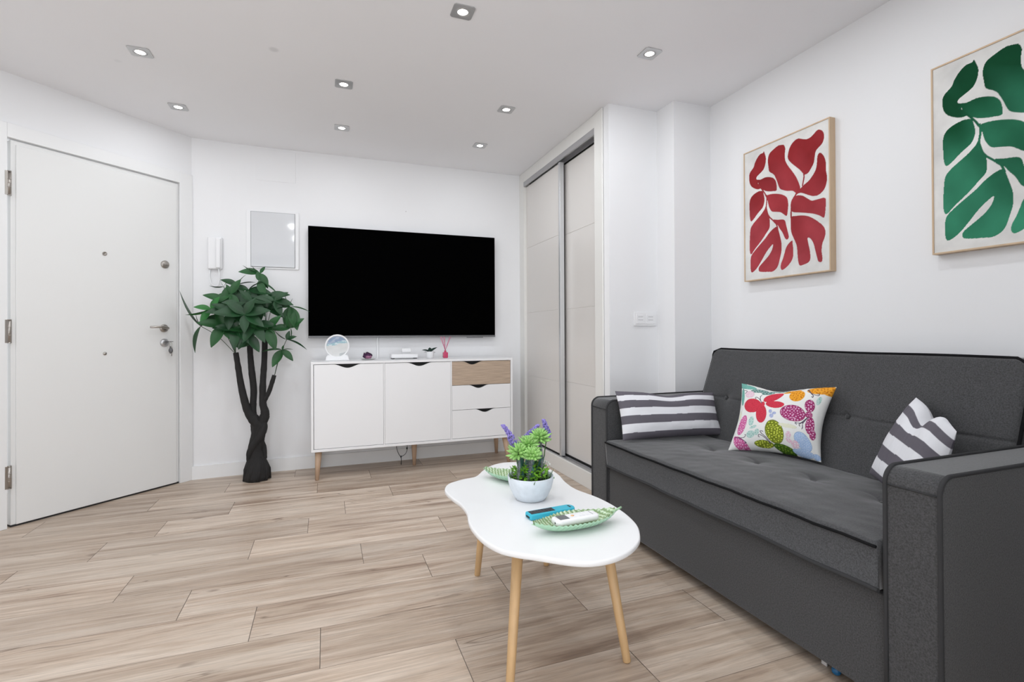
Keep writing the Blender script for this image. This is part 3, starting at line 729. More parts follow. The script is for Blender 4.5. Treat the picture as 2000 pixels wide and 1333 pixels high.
for x, y, z, b, lv, tone in clus:
    q = MB(); hub = Vector((x, y, z)); root = Vector(tops[b]); 
    mid = root.lerp(hub, .5)+Vector((0, -.01, .02))
    q.tube(catmull([tuple(root-Vector((0, 0, .01))), tuple(mid), tuple(hub)], 5, False), .0022, 6)
    st = q.build('leaf_stalk', m_stem, tr)
    q = MB()
    for ang, L, lean in lv:
        a = math.radians(ang+rnd.uniform(-4, 4)); d = Vector((math.cos(a), -lean*.5, math.sin(a)))
        nr_ = Vector((rnd.uniform(-.2, .2), -1 if lean > .25 else -.15, .75 if lean > .25 else 1))
        if lean <= .1: nr_ = Vector((-math.sin(a), -.25, math.cos(a)))
        leaf_mesh(q, hub, d, nr_, L*1.16, L*(.54 if lean > .1 else .36), .12+.1*rnd.random(), .3, 10, 4)
    lo_ = q.build('leaf_cluster', m_leafs[tone], tr)
    if tone == 2: lo_['label'] = 'lighter green leaves'

# ================================================================== SOFA
so = thing('sofa', 'charcoal grey fabric sofa bed with piped edges against the right wall', 'sofa', (1.75, 1.57, 0))
XF = 1.340; YA, YAI, YBI, YBO = .755, .886, 2.238, 2.396; AZ = .660
def arm(y0, y1, nm_label):
    r = .040; pts = []
    prof = [(XF, .030), (XF, AZ-r)]
    for k in range(1, 9):
        a = math.pi/2*k/8; prof.append((XF+r-r*math.cos(a), AZ-r+r*math.sin(a)))
    prof += [(2.10, AZ), (2.135, AZ-.03), (2.135, .030)]
    bm = bmesh.new()
    a = [bm.verts.new((x, y0, z)) for x, z in prof]; b = [bm.verts.new((x, y1, z)) for x, z in prof]
    n = len(prof)
    for i in range(n): bm.faces.new((a[i], a[(i+1) % n], b[(i+1) % n], b[i]))
    f1 = bm.faces.new(a[::-1]); f2 = bm.faces.new(b)
    ed = set(f1.edges) | set(f2.edges)
    bmesh.ops.bevel(bm, geom=list(ed), offset=.006, segments=2, profile=.5, affect='EDGES')
    bm.verts.index_update(); bm.normal_update()
    m = MB(); m.add([v.co.copy() for v in bm.verts], [tuple(v.index for v in f.verts) for f in bm.faces], True)
    m.sm = [max(abs(c) for c in f.normal) < .999 for f in bm.faces]; bm.free()
    o = m.build('armrest', m_fabric, so); o['label'] = nm_label
    p = MB()
    for y in (y0+.004, y1-.004):
        path = [(x-(.001), y, z) for x, z in prof[:-3]]+[(2.10, y, AZ+.0005)]
        path = [(XF-.001, y, .032), (XF-.001, y, .2), (XF-.001, y, .4)]+path[1:]
        p.tube([(x, yy+.0015*noise.noise(Vector((x*8, z*8, y))), z+(.001 if z > AZ-.002 else 0)) for x, yy, z in path], .0055, 8)
    p.tube([(XF-.0015, y0+.006, AZ-r-.004), (XF-.0015, y1-.006, AZ-r-.004)], .0022, 6)
    p.build('piping', m_pipe, o)
arm(YA, YAI, 'right armrest'); arm(YBI, YBO, 'left armrest')
def slab(name, m, topf, botf, nu, nv, parent):
    q = MB(); q.grid(topf, nu, nv); q.grid(botf, nu, nv, flip=True)
    def edge(fa, fb, us):
        vs = []; 
        for (u, v) in us: vs += [Vector(fa(u, v)), Vector(fb(u, v))]
        q.add(vs, [(2*i, 2*i+1, 2*i+3, 2*i+2) for i in range(len(us)-1)], True)
    edge(topf, botf, [(i/nu, 0) for i in range(nu+1)]); edge(topf, botf, [(i/nu, 1) for i in range(nu+1)])
    edge(topf, botf, [(0, j/nv) for j in range(nv+1)]); edge(topf, botf, [(1, j/nv) for j in range(nv+1)])
    return q.build(name, m, parent)
def rnd_drop(d, r): return 0. if d >= r else r-math.sqrt(max(0, r*r-(r-d)**2))
def dimp(x, y, cx, cy, s, dpt): return dpt*math.exp(-((x-cx)**2+(y-cy)**2)/(2*s*s))
# seat cushion
SX0, SX1, SY0, SY1, SZ0, SZT = 1.322, 1.93, .894, 2.228, .338, .462
tufts = [(1.66, 1.855), (1.66, 1.60), (1.66, 1.345), (1.66, 1.10)]
def seat_top(u, v):
    x = SX0+(SX1-SX0)*u; y = SY0+(SY1-SY0)*v
    d = min(x-SX0, SX1-x, y-SY0, SY1-y)
    z = SZT+.016*math.sin(math.pi*u)**.6*math.sin(math.pi*v)**.5-rnd_drop(max(d, 0), .010)
    for a, b in tufts:
        z -= dimp(x, y, a, b, .034, .009)+dimp(x, y, a, b, .009, .006)
        z -= .004*math.exp(-((x-a-.02*math.sin((y-b)*30))/.006)**2)*math.exp(-((y-b)/.06)**2)
    z += .003*noise.noise(Vector((x*7, y*5, 1)))+.0012*noise.noise(Vector((x*25, y*22, 3)))
    z += .004*noise.noise(Vector((x*1.5, y*6, 9)))*(1-u)
    return (x+(.006*noise.noise(Vector((0, y*5, 4))) if u < .02 else 0), y, z)
def seat_bot(u, v):
    x, y, z = seat_top(u, v); return (x+(.008 if u < .001 else 0), y, SZ0+.004*noise.noise(Vector((0, y*5, 8)))*(1-u))
seat = slab('seat_cushion', m_fabric, seat_top, seat_bot, 90, 180, so)
q = MB()
P = [Vector(seat_top(0, v/60))+Vector((-.001, 0, .001)) for v in range(61)]; q.tube(P, .0042, 8); q.build('top_piping', m_pipedark, seat); q = MB()
P = [Vector(seat_bot(0, v/60))+Vector((-.002, 0, -.001)) for v in range(61)]; q.tube(P, .0065, 8)
q.build('piping', m_pipe, seat)
for a, b in tufts: MB().ball((a, b, SZT+.016-.0165), .009, .009, .003, 12, 6).build('tuft_button', m_fabric, seat)
# front panel and frame
fp = MB().box(1.350, 1.372, YAI+.003, YBI-.003, .048, .324, .004).build('front_panel', m_fabric, so)
MB().box(1.372, 1.93, YAI, YBI, .06, .33).build('seat_frame', m_black, so)
for x in (1.46, 2.06):
    for y in (YA+.05, YBO-.05): MB().cyl((x, y, 0), (x, y, .032), .022, 16).build('foot', m_black, so)
# backrest
BY0, BY1, BZ0, BZ1 = .896, 2.250, .40, .917
def bx_(z): return 1.845+(z-.40)*(2.030-1.845)/(.917-.40)
btuft = [(y, .668) for y in (2.075, 1.75, 1.425, 1.095)]
def bk_front(u, v):        # u along Y, v up
    y = BY0+(BY1-BY0)*u; z = BZ0+(BZ1-BZ0)*v
    # rounded top corners
    r = .045
    if z > BZ1-r:
        k = math.sqrt(max(0, r*r-(z-(BZ1-r))**2)); lo, hi = BY0+r-k, BY1-r+k
        y = lo+(hi-lo)*u
    d = min(y-BY0, BY1-y, BZ1-z)
    x = bx_(z)+rnd_drop(max(d, 0), .012)-.012*math.sin(math.pi*u)**.4*math.sin(math.pi*min(v, 1))**.6
    for a, b in btuft:
        x += dimp(y, z, a, b, .035, .016)+dimp(y, z, a, b, .011, .008)
    x += .0075*math.exp(-((z-.668-.004*noise.noise(Vector((y*9, 1, 1))))/.0055)**2)*(.45+.55*max(0, noise.noise(Vector((y*4, 2, 2)))+.5))
    x += .0025*noise.noise(Vector((y*6, z*6, 5)))+.001*noise.noise(Vector((y*28, z*28, 5)))
    return (x, y, z+.006*noise.noise(Vector((y*2.2, 3, 1)))*v)
def bk_back(u, v):
    x, y, z = bk_front(u, v); return (bx_(z)+.115-rnd_drop(max(min(y-BY0, BY1-y, BZ1-z), 0), .02), y, z)
bk = slab('backrest', m_fabric, bk_front, bk_back, 150, 130, so)
q = MB(); P = [Vector(bk_front(0, v/30)) for v in range(6, 30)]+[Vector(bk_front(u/40, 1)) for u in range(41)]+[Vector(bk_front(1, v/30)) for v in range(29, 5, -1)]
P2 = [P[0]]
for p in P[1:]:
    if (p-P2[-1]).length > .008: P2.append(p)
q.tube([p+Vector((-.001, 0, .002)) for p in P2], .0052, 8); q.build('piping', m_pipedark, bk)
for a, b in btuft: MB().ball((bx_(b)+.006, a, b), .004, .009, .009, 12, 6).build('tuft_button', m_fabric, bk)

bq = MB().ball((1.398, 1.062, .0135), .013, n=14).build('toy_ball', mat('blue_rubber', (.01, .12, .28), .35))
tag(bq, 'small blue ball on the floor just under the sofa front', 'ball')
bq = MB().box(1.405, 1.409, 1.098, 1.116, .0005, .030, .001).build('paper_tag', mat('paper', (.6, .58, .58), .7))
tag(bq, 'small white paper tag standing under the sofa front beside the blue ball', 'paper')

# ================================================================== CUSHIONS
def pillow(name, label, cat, c00, c10, c11, c01, h, m, colorfn, group=None, n=150, nv_=100, pinch=.035, seed=1, mod=None, hf=1.0):
    c00, c10, c11, c01 = map(Vector, (c00, c10, c11, c01)); ctr = (c00+c10+c11+c01)/4
    nrm = (c10-c00).cross(c01-c00).normalized()
    def fn(side):
        def g(u, v):
            su = math.sin(math.pi*v)*pinch*(2*u-1); sv = math.sin(math.pi*u)*pinch*(2*v-1)
            uu = u-su*.5*2*abs(2*u-1)**2*.5; vv = v-sv*.5*2*abs(2*v-1)**2*.5
            p = (c00*(1-uu)+c10*uu)*(1-vv)+(c01*(1-uu)+c11*uu)*vv
            a = (1-abs(2*u-1)**2.6)*(1-abs(2*v-1)**2.6); k = max(a, 0)**.55
            hh = h*k*(1+.10*noise.noise(Vector((u*3.1, v*2.6, seed)))+.035*noise.noise(Vector((u*9, v*8, seed+2))))
            wr = .0018*noise.noise(Vector((u*26, v*6, seed+5)))*(1-a*.6)
            p = p+nrm*side*(hh*(hf if side > 0 else 1)+wr*side*(1 if a > 0 else 0))
            if mod: p = mod(p, u, v, nrm)
            return p
        return g
    th = bpy.data.objects.new(name, None); bpy.data.objects.remove(th)
    q = MB(); q.grid(fn(1), n, nv_); k0 = len(q.v); q.grid(fn(-1), n, nv_, flip=True)
    o = q.build(name, m, fix=False)
    cc = np.ones((len(q.v), 4), 'f')
    U, V = np.meshgrid(np.arange(n+1)/n, np.arange(nv_+1)/nv_)
    c = colorfn(U.ravel(), V.ravel()); cc[:k0, :3] = c; cc[k0:, :3] = c
    o.data.color_attributes.new('col', 'FLOAT_COLOR', 'POINT').data.foreach_set('color', cc.ravel())
    tag(o, label, cat, group)
    # put the origin at the cushion
    for v in o.data.vertices: v.co -= ctr
    o.location = ctr
    return o, fn
m_cush = mat('cushion_cotton', attr='col', rough=.85, bump=(60, .15, .003, I3), spec=.2)
W_, G_ = np.array([.74, .74, .77]), np.array([.125, .115, .135])
def stripes(edges, first_dark=True, wob_=.006):
    def f(U, V):
        vv = V+wob_*np.sin(U*5+.6)+wob_*.25*np.sin(U*31+1)
        k = np.zeros_like(vv, int)
        for e in edges: k += vv > e
        dark = (k % 2 == 0) if first_dark else (k % 2 == 1)
        return np.where(dark[:, None], G_, W_)
    return f
def modL(p, u, v, nrm):      # small sag in the middle of the top edge
    p = Vector(p); p.z -= .018*math.exp(-((u-.5)/.16)**2)*v**3; return p
pillow('striped_cushion', 'grey and white striped oblong cushion leaning on the left armrest', 'cushion',
       (1.365, 2.135, .478), (1.885, 2.035, .488), (1.915, 2.130, .690), (1.372, 2.215, .712), .060, m_cush,
       stripes([.135, .31, .475, .635, .79, .905]), mod=modL, seed=3, nv_=130)
STEMS = [(0,[(0.162,0.743),(0.216,0.696),(0.265,0.647),(0.288,0.616)]),(6,[(0.292,0.623),(0.296,0.583),(0.288,0.54),(0.292,0.5)]),(9,[(0.288,0.526),(0.313,0.469),(0.37,0.422),(0.419,0.386)]),(9,[(0.406,0.399),(0.419,0.377),(0.43,0.354)]),(3,[(0.737,0.687),(0.737,0.662),(0.721,0.612)]),(5,[(0.684,0.605),(0.656,0.576),(0.629,0.548)]),(5,[(0.636,0.555),(0.602,0.526),(0.592,0.491)]),(12,[(0.592,0.475),(0.59,0.428),(0.592,0.386)]),(1,[(0.166,0.742),(0.196,0.747),(0.235,0.751)])]
ART = [[(0.26,0.964),(0.275,0.939),(0.287,0.903),(0.279,0.86),(0.254,0.826),(0.206,0.805),(0.166,0.79),(0.162,0.771),(0.19,0.758),(0.182,0.733),(0.216,0.698),(0.196,0.688),(0.146,0.7),(0.095,0.727),(0.068,0.761),(0.06,0.809),(0.074,0.841),(0.121,0.871),(0.141,0.902),(0.175,0.934),(0.215,0.953),(0.25,0.953)],[(0.176,0.763),(0.216,0.757),(0.274,0.762),(0.341,0.75),(0.387,0.73),(0.415,0.694),(0.42,0.638),(0.378,0.638),(0.322,0.647),(0.265,0.664),(0.222,0.697),(0.19,0.728)],[(0.513,0.945),(0.495,0.953),(0.441,0.96),(0.377,0.945),(0.331,0.926),(0.312,0.886),(0.318,0.835),(0.331,0.793),(0.387,0.759),(0.424,0.703),(0.442,0.667),(0.469,0.635),(0.54,0.609),(0.609,0.596),(0.646,0.574),(0.676,0.573),(0.695,0.598),(0.684,0.631),(0.651,0.685),(0.608,0.735),(0.557,0.788),(0.527,0.832),(0.522,0.876),(0.527,0.918)],[(0.912,0.95),(0.881,0.954),(0.843,0.937),(0.804,0.924),(0.764,0.924),(0.716,0.939),(0.675,0.952),(0.633,0.946),(0.591,0.923),(0.565,0.887),(0.557,0.841),(0.591,0.802),(0.642,0.765),(0.7,0.721),(0.741,0.684),(0.781,0.686),(0.812,0.708),(0.843,0.741),(0.854,0.779),(0.866,0.816),(0.896,0.834),(0.934,0.854),(0.952,0.889),(0.944,0.925)],[(0.912,0.795),(0.884,0.782),(0.878,0.743),(0.866,0.696),(0.835,0.662),(0.789,0.631),(0.741,0.615),(0.7,0.597),(0.659,0.584),(0.646,0.571),(0.629,0.553),(0.639,0.549),(0.667,0.564),(0.708,0.563),(0.773,0.538),(0.835,0.517),(0.897,0.516),(0.949,0.541),(0.971,0.576),(0.98,0.614),(0.968,0.665),(0.968,0.714),(0.949,0.762)],[(0.639,0.554),(0.676,0.552),(0.725,0.539),(0.773,0.513),(0.82,0.489),(0.882,0.486),(0.934,0.487),(0.964,0.475),(0.964,0.431),(0.956,0.374),(0.942,0.353),(0.904,0.372),(0.851,0.392),(0.773,0.411),(0.692,0.428),(0.609,0.446),(0.588,0.476),(0.588,0.513),(0.609,0.541)],[(0.241,0.665),(0.186,0.672),(0.116,0.659),(0.075,0.632),(0.061,0.588),(0.065,0.529),(0.069,0.482),(0.086,0.457),(0.127,0.474),(0.177,0.506),(0.236,0.537),(0.259,0.567),(0.265,0.599),(0.255,0.64)],[(0.294,0.619),(0.341,0.622),(0.415,0.612),(0.487,0.592),(0.54,0.563),(0.557,0.518),(0.552,0.465),(0.54,0.43),(0.514,0.439),(0.47,0.465),(0.415,0.478),(0.36,0.49),(0.328,0.522),(0.313,0.558),(0.303,0.593)],[(0.288,0.551),(0.265,0.521),(0.217,0.489),(0.157,0.458),(0.107,0.431),(0.076,0.4),(0.066,0.343),(0.062,0.274),(0.066,0.216),(0.087,0.202),(0.138,0.238),(0.207,0.281),(0.275,0.33),(0.323,0.368),(0.332,0.4),(0.328,0.445),(0.313,0.48),(0.296,0.511)],[(0.425,0.368),(0.379,0.361),(0.323,0.335),(0.266,0.297),(0.198,0.26),(0.128,0.221),(0.087,0.191),(0.073,0.158),(0.071,0.1),(0.083,0.061),(0.118,0.064),(0.168,0.092),(0.218,0.134),(0.285,0.195),(0.357,0.241),(0.37,0.236),(0.351,0.199),(0.305,0.16),(0.237,0.121),(0.188,0.091),(0.184,0.063),(0.218,0.052),(0.305,0.045),(0.371,0.044),(0.425,0.073),(0.452,0.125),(0.474,0.187),(0.474,0.241),(0.456,0.297),(0.438,0.342)],[(0.379,0.427),(0.434,0.417),(0.488,0.411),(0.519,0.396),(0.532,0.362),(0.549,0.317),(0.561,0.274),(0.541,0.257),(0.514,0.274),(0.488,0.314),(0.452,0.351),(0.425,0.382),(0.388,0.414)],[(0.601,0.243),(0.558,0.226),(0.527,0.198),(0.509,0.162),(0.488,0.122),(0.465,0.086),(0.465,0.054),(0.488,0.044),(0.541,0.064),(0.584,0.092),(0.609,0.127),(0.613,0.173),(0.606,0.216)],[(0.592,0.412),(0.643,0.412),(0.709,0.405),(0.773,0.391),(0.836,0.364),(0.897,0.328),(0.942,0.293),(0.959,0.256),(0.949,0.218),(0.927,0.182),(0.919,0.133),(0.927,0.084),(0.915,0.06),(0.885,0.067),(0.87,0.098),(0.851,0.15),(0.836,0.191),(0.805,0.23),(0.773,0.239),(0.781,0.197),(0.797,0.145),(0.8,0.095),(0.781,0.071),(0.733,0.06),(0.685,0.058),(0.668,0.085),(0.66,0.138),(0.651,0.201),(0.618,0.257),(0.592,0.302),(0.584,0.355)]]
PETALS = [(0.239,0.6,0.119,0.0,0.014,-0.106,'red',1),(0.371,0.483,0.062,0.001,0.016,-0.133,'red',1),(0.462,0.757,0.093,0.084,0.032,-0.053,'red',1),(0.499,0.634,0.098,-0.0,0.006,-0.055,'red',1),(0.37,0.625,0.022,0.002,0.007,-0.039,'red',0),(0.698,0.797,0.05,0.077,0.058,-0.071,'org',2),(0.635,0.883,0.084,0.032,0.01,-0.032,'org',2),(0.897,0.925,0.122,0.034,0.019,-0.076,'org',2),(0.945,0.946,0.064,-0.074,-0.032,-0.06,'org',2),(0.698,0.527,0.13,-0.007,0.007,-0.11,'pur',2),(0.85,0.66,0.05,0.006,0.013,-0.085,'pur',2),(0.862,0.539,0.038,0.005,0.007,-0.044,'pur',1),(0.893,0.402,0.048,-0.004,0.003,-0.112,'pur',2),(0.931,0.295,0.031,-0.009,-0.007,-0.066,'pur',2),(0.544,0.245,0.089,0.037,0.05,-0.155,'olv',2),(0.435,0.067,0.11,-0.002,0.002,-0.05,'olv',2),(0.654,0.039,0.115,-0.027,-0.005,-0.051,'grn',2),(0.143,0.318,0.056,-0.024,-0.029,-0.136,'pnk',2),(0.157,0.06,0.1,-0.089,-0.033,-0.055,'pnk',2),(0.064,0.151,0.02,0.004,0.004,-0.019,'pnk',0),(0.837,0.182,0.081,-0.091,-0.043,-0.07,'blu',1),(0.84,0.044,0.108,-0.002,0.001,-0.046,'blu',1),(0.967,0.038,0.036,0.008,0.006,-0.036,'blu',1),(0.109,0.923,0.127,-0.02,0.003,-0.046,'tea',1),(0.061,0.752,0.029,-0.001,0.02,-0.144,'tea',1),(0.032,0.972,0.05,0.003,0.011,-0.053,'tea',1),(0.276,0.857,0.106,0.02,0.01,-0.04,'dtl',2),(0.388,0.835,0.068,0.031,0.014,-0.036,'dtl',2),(0.504,0.898,0.106,0.02,0.005,-0.021,'dtl',2),(0.265,0.371,0.035,-0.006,-0.001,-0.066,'mnt',2),(0.278,0.189,0.05,0.02,0.017,-0.049,'mnt',2),(0.353,0.221,0.026,-0.012,-0.011,-0.043,'mnt',2),(0.301,0.289,0.043,0.017,0.006,-0.018,'mnt',2),(0.468,0.525,0.017,0.002,0.005,-0.028,'per',1),(0.49,0.461,0.021,0.003,0.006,-0.032,'per',1),(0.512,0.502,0.021,0.003,0.003,-0.019,'per',1),(0.689,0.234,0.027,-0.001,0.002,-0.044,'lpk',2),(0.762,0.123,0.038,-0.019,-0.012,-0.048,'lpk',2),(0.703,0.156,0.036,-0.027,-0.009,-0.022,'lpk',2),(0.17,0.782,0.064,0.005,0.012,-0.061,'lpk',1),(0.922,0.753,0.022,-0.009,-0.006,-0.06,'mnt',2),(0.67,0.348,0.096,-0.007,0.001,-0.027,'yel',0),(0.073,0.454,0.021,-0.002,0.005,-0.07,'yel',0)]
LINES = [[(0.356,0.638),(0.313,0.703),(0.277,0.73),(0.258,0.723),(0.27,0.704)],[(0.347,0.647),(0.324,0.704),(0.319,0.754),(0.33,0.775)],[(0.506,0.081),(0.448,0.153),(0.389,0.189),(0.374,0.168),(0.388,0.156)],[(0.511,0.091),(0.463,0.156),(0.407,0.211),(0.395,0.238),(0.426,0.233)],[(0.064,0.151),(0.131,0.143),(0.196,0.145),(0.217,0.178),(0.204,0.185)],[(0.072,0.152),(0.141,0.135),(0.196,0.106),(0.231,0.074),(0.211,0.07)],[(0.779,0.926),(0.823,0.854),(0.86,0.83),(0.899,0.824),(0.902,0.847),(0.882,0.85)],[(0.774,0.916),(0.825,0.845),(0.853,0.811),(0.854,0.783),(0.842,0.796)],[(0.858,0.503),(0.823,0.435),(0.784,0.393),(0.794,0.368)],[(0.846,0.492),(0.794,0.413),(0.742,0.405),(0.758,0.385)],[(0.863,0.513),(0.819,0.417),(0.821,0.364),(0.819,0.337)],[(0.064,0.857),(0.118,0.84),(0.093,0.796)]]

COLR = dict(red=(.62, .045, .075), org=(.80, .36, .03), pur=(.33, .022, .13), olv=(.16, .20, .015), grn=(.05, .12, .01), pnk=(.58, .10, .30),
            blu=(.36, .50, .74), tea=(.14, .38, .33), dtl=(.10, .22, .20), mnt=(.50, .66, .62), per=(.35, .40, .62), lpk=(.74, .50, .60), yel=(.74, .74, .58))
COLD = dict(red=(.50, .03, .06), org=(.52, .16, .01), pur=(.70, .40, .58), olv=(.55, .62, .08), grn=(.18, .30, .03), pnk=(.75, .42, .60),
            blu=(.52, .62, .80), tea=(.20, .46, .40), dtl=(.40, .52, .50), mnt=(.30, .50, .46), per=(.5, .55, .72), lpk=(.76, .70, .74), yel=(.76, .76, .64))
def swirl(U, V, s=26.):
    x, y = U*s, V*s; ix, iy = np.floor(x), np.floor(y); best = np.full(x.shape, 9.)
    for dx in (-1, 0, 1):
        for dy in (-1, 0, 1):
            cx, cy = ix+dx, iy+dy; h1 = np.modf(np.abs(np.sin(cx*12.99+cy*78.23)*43758.5))[0]; h2 = np.modf(np.abs(np.sin(cx*39.35+cy*11.14)*24634.6))[0]
            best = np.minimum(best, np.hypot(x-cx-.2-.6*h1, y-cy-.2-.6*h2))
    return np.sin(best*11.) > .35
def butterfly(U, V):
    C = np.tile(np.array([.78, .78, .76]), (len(U), 1)); sw = swirl(U, V); sw2 = swirl(V*.9+.3, U*1.1, 38.)
    for pu, pv, ax, ay, bx, by, c, st in PETALS:
        det = ax*by-ay*bx; du, dv = U-pu, V-pv
        a = (du*by-dv*bx)/det; b = (-du*ay+dv*ax)/det; r = a*a+b*b; inn = r < 1
        col, cd_ = np.array(COLR[c]), np.array(COLD[c])
        C[inn] = col
        if st == 2: C[inn & sw & (r < .85)] = cd_
        elif st == 1: C[inn & sw2 & (r < .85)] = cd_
        C[inn & (r > .90)] = col*.8+(.05 if st == 2 else 0)
    for L in LINES:
        P = catmull(L, 8, False)
        for (x0, y0), (x1, y1) in zip(P[:-1], P[1:]):
            dx, dy = x1-x0, y1-y0; t = np.clip(((U-x0)*dx+(V-y0)*dy)/(dx*dx+dy*dy+1e-12), 0, 1)
            C[np.hypot(U-x0-t*dx, V-y0-t*dy) < .0042] = (.08, .06, .10)
    return C
def modB(p, u, v, nrm):
    p = Vector(p); p.z -= .020*math.exp(-((u-.45)/.22)**2)*v**4; return p
pillow('butterfly_cushion', 'white cushion printed with colourful butterflies, in the middle of the sofa', 'cushion',
       (1.700, 1.800, .474), (1.840, 1.455, .488), (1.925, 1.452, .783), (1.865, 1.885, .762), .068, m_cush, butterfly, n=330, nv_=300, pinch=.12, mod=modB, seed=9)
def modR(p, u, v, nrm):
    p = Vector(p)
    p.z -= .150*math.exp(-((u-.50)/.15)**2)*max(0, v-.60)**1.15     # the top edge collapses between the two corners
    p.z -= .035*max(0, u-.85)*4*v
    p += nrm*(.02*math.exp(-((u-.85)/.2)**2)*v)
    return p
pillow('striped_cushion', 'slumped grey and white striped cushion leaning behind the right armrest', 'cushion',
       (1.800, 1.240, .505), (1.620, .955, .455), (1.745, .935, .725), (1.925, 1.162, .775), .050, m_cush,
       stripes([.085, .235, .385, .535, .675, .80, .90]), seed=6, nv_=130, mod=modR, pinch=.02)

# ================================================================== PICTURES
def polys_mask(nu, nv):
    U, V = np.meshgrid(np.arange(nu+1)/nu, np.arange(nv+1)/nv); U = U.ravel(); V = V.ravel(); idx = np.full(len(U), -1)
    for k, P in enumerate(ART):
        S_ = np.array(catmull(P, 4, True)); x0, y0 = S_.min(0); x1, y1 = S_.max(0)
        sel = np.where((U >= x0) & (U <= x1) & (V >= y0) & (V <= y1))[0]
        if not len(sel): continue
        u, v = U[sel], V[sel]; ins = np.zeros(len(sel), bool); j = len(S_)-1
        for i in range(len(S_)):
            xi, yi = S_[i]; xj, yj = S_[j]
            if yi != yj:
                c = ((yi > v) != (yj > v)) & (u < (xj-xi)*(v-yi)/(yj-yi)+xi); ins ^= c
            j = i
        idx[sel[ins]] = k
    for k, L in STEMS:
        P = catmull(L, 6, False)
        for (x0, y0), (x1, y1) in zip(P[:-1], P[1:]):
            dx, dy = x1-x0, y1-y0; t = np.clip(((U-x0)*dx+(V-y0)*dy)/(dx*dx+dy*dy+1e-12), 0, 1)
            idx[np.hypot((U-x0-t*dx)*.7, V-y0-t*dy) < .0052] = k
    return U, V, idx
NU, NV = 300, 420
AU, AV, AI = polys_mask(NU, NV)
def picture(label, y_left, y_right, z0, z1, top, bot, seed):
    t = thing('framed_picture', label, 'picture', (XR, (y_left+y_right)/2, z0), 'framed leaf prints on the right wall')
    xf = XR-.037; e = .006; r_ = MB()
    for a, b, c, d in ((y_right, y_left, z0, z0+e), (y_right, y_left, z1-e, z1), (y_right, y_right+e, z0+e, z1-e), (y_left-e, y_left, z0+e, z1-e)):
        r_.box(xf, XR-.0006, a, b, c, d, .0006)
    r_.build('frame', m_frameoak, t)
    q = MB(); q.grid(lambda u, v: (xf+.003, y_left-e-(y_left-y_right-2*e)*u, z0+e+(z1-z0-2*e)*v), NU, NV, smooth=False)
    rs = np.random.RandomState(seed); tone = rs.uniform(.85, 1.15, len(ART)+1)
    C = np.tile(np.array([.72, .71, .69]), (len(AU), 1)); ins = AI >= 0
    top, bot = np.array(top), np.array(bot)
    w = np.clip(1.15*AV+.25*np.sin(AU*7+1)*np.cos(AV*9)+.08*np.sin(AU*23+AV*17), 0, 1)[:, None]
    wc = (top*w+bot*(1-w))*tone[AI][:, None]
    C[ins] = wc[ins]
    o = q.build('canvas', mat('canvas_print', attr='col', rough=.85, noise_col=(9, .16, I3), spec=.15), t, fix=False)
    cc = np.ones((len(AU), 4), 'f'); cc[:, :3] = C
    o.data.color_attributes.new('col', 'FLOAT_COLOR', 'POINT').data.foreach_set('color', cc.ravel())
    MB().box(xf+.006, XR-.001, y_right+e, y_left-e, z0+e, z1-e).build('backing', m_frameoak, t)
picture('red abstract leaf print in a thin oak frame on the right wall', 2.178, 1.668, 1.286, 1.997, (.27, .022, .026), (.42, .060, .075), 2)
picture('green abstract leaf print in a thin oak frame, cut by the picture edge', 1.254, .744, 1.297, 2.009, (.004, .062, .024), (.045, .26, .15), 5)

# ================================================================== COFFEE TABLE
ct = thing('coffee_table', 'white cloud-shaped coffee table on four round oak legs', 'table', (.66, 1.64, 0))
T = .42
OUT = [[.418,1.865],[.449,1.937],[.513,1.975],[.576,1.997],[.632,2.076],[.691,2.14],[.759,2.167],[.83,2.145],[.88,2.09],[.906,2.0],[.905,1.898],[.885,1.795],[.880,1.70],[.901,1.616],[.912,1.555],[.915,1.479],[.908,1.395],[.888,1.313],[.857,1.253],[.825,1.21],[.777,1.172],[.727,1.148],[.677,1.138],[.629,1.143],[.589,1.163],[.552,1.193],[.515,1.225],[.473,1.26],[.438,1.304],[.417,1.375],[.411,1.464],[.418,1.536],[.432,1.601],[.434,1.69],[.421,1.779]]
OL = catmull(OUT, 5); C0 = np.mean(OL, axis=0)
q = MB(); n = len(OL)
def inset(d):
    r = []
    for i, p in enumerate(OL):
        a, b = np.array(OL[i-1]), np.array(OL[(i+1) % n]); t = b-a; nn = np.array([t[1], -t[0]]); nn = nn/np.linalg.norm(nn)
        r.append(np.array(p)+nn*d)
    return r
prof = [(.006, T-.0165), (.002, T-.0150), (0, T-.012), (0, T-.004), (.0015, T-.001), (.004, T)]
test = inset(.004)[0]
sgn = 1 if np.linalg.norm(test-C0) < np.linalg.norm(np.array(OL[0])-C0) else -1
rings = [[(*p, z) for p in inset(sgn*d)] for d, z in prof]
vs = [p for r in rings for p in r]
q.add(vs, [(i*n+k, i*n+(k+1) % n, (i+1)*n+(k+1) % n, (i+1)*n+k) for i in range(len(rings)-1) for k in range(n)], True)
q.add(rings[0], [tuple(range(n-1, -1, -1))]); q.add(rings[-1], [tuple(range(n))])
q.build('tabletop', m_tabletop, ct)
for a, b in (((.481, 1.335), (.5415, 1.415)), ((.590, 2.027), (.606, 1.947)), ((.860, 1.329), (.825, 1.409)), ((.897, 2.010), (.850, 1.93))):
    A = Vector((*a, 0.)); B = Vector((*b, .4035)); L_ = MB()
    L_.tube([A+Vector((0, 0, .0)), A.lerp(B, .01), B], [.0105, .0122, .0175], 24); L_.build('leg', m_oak, ct)

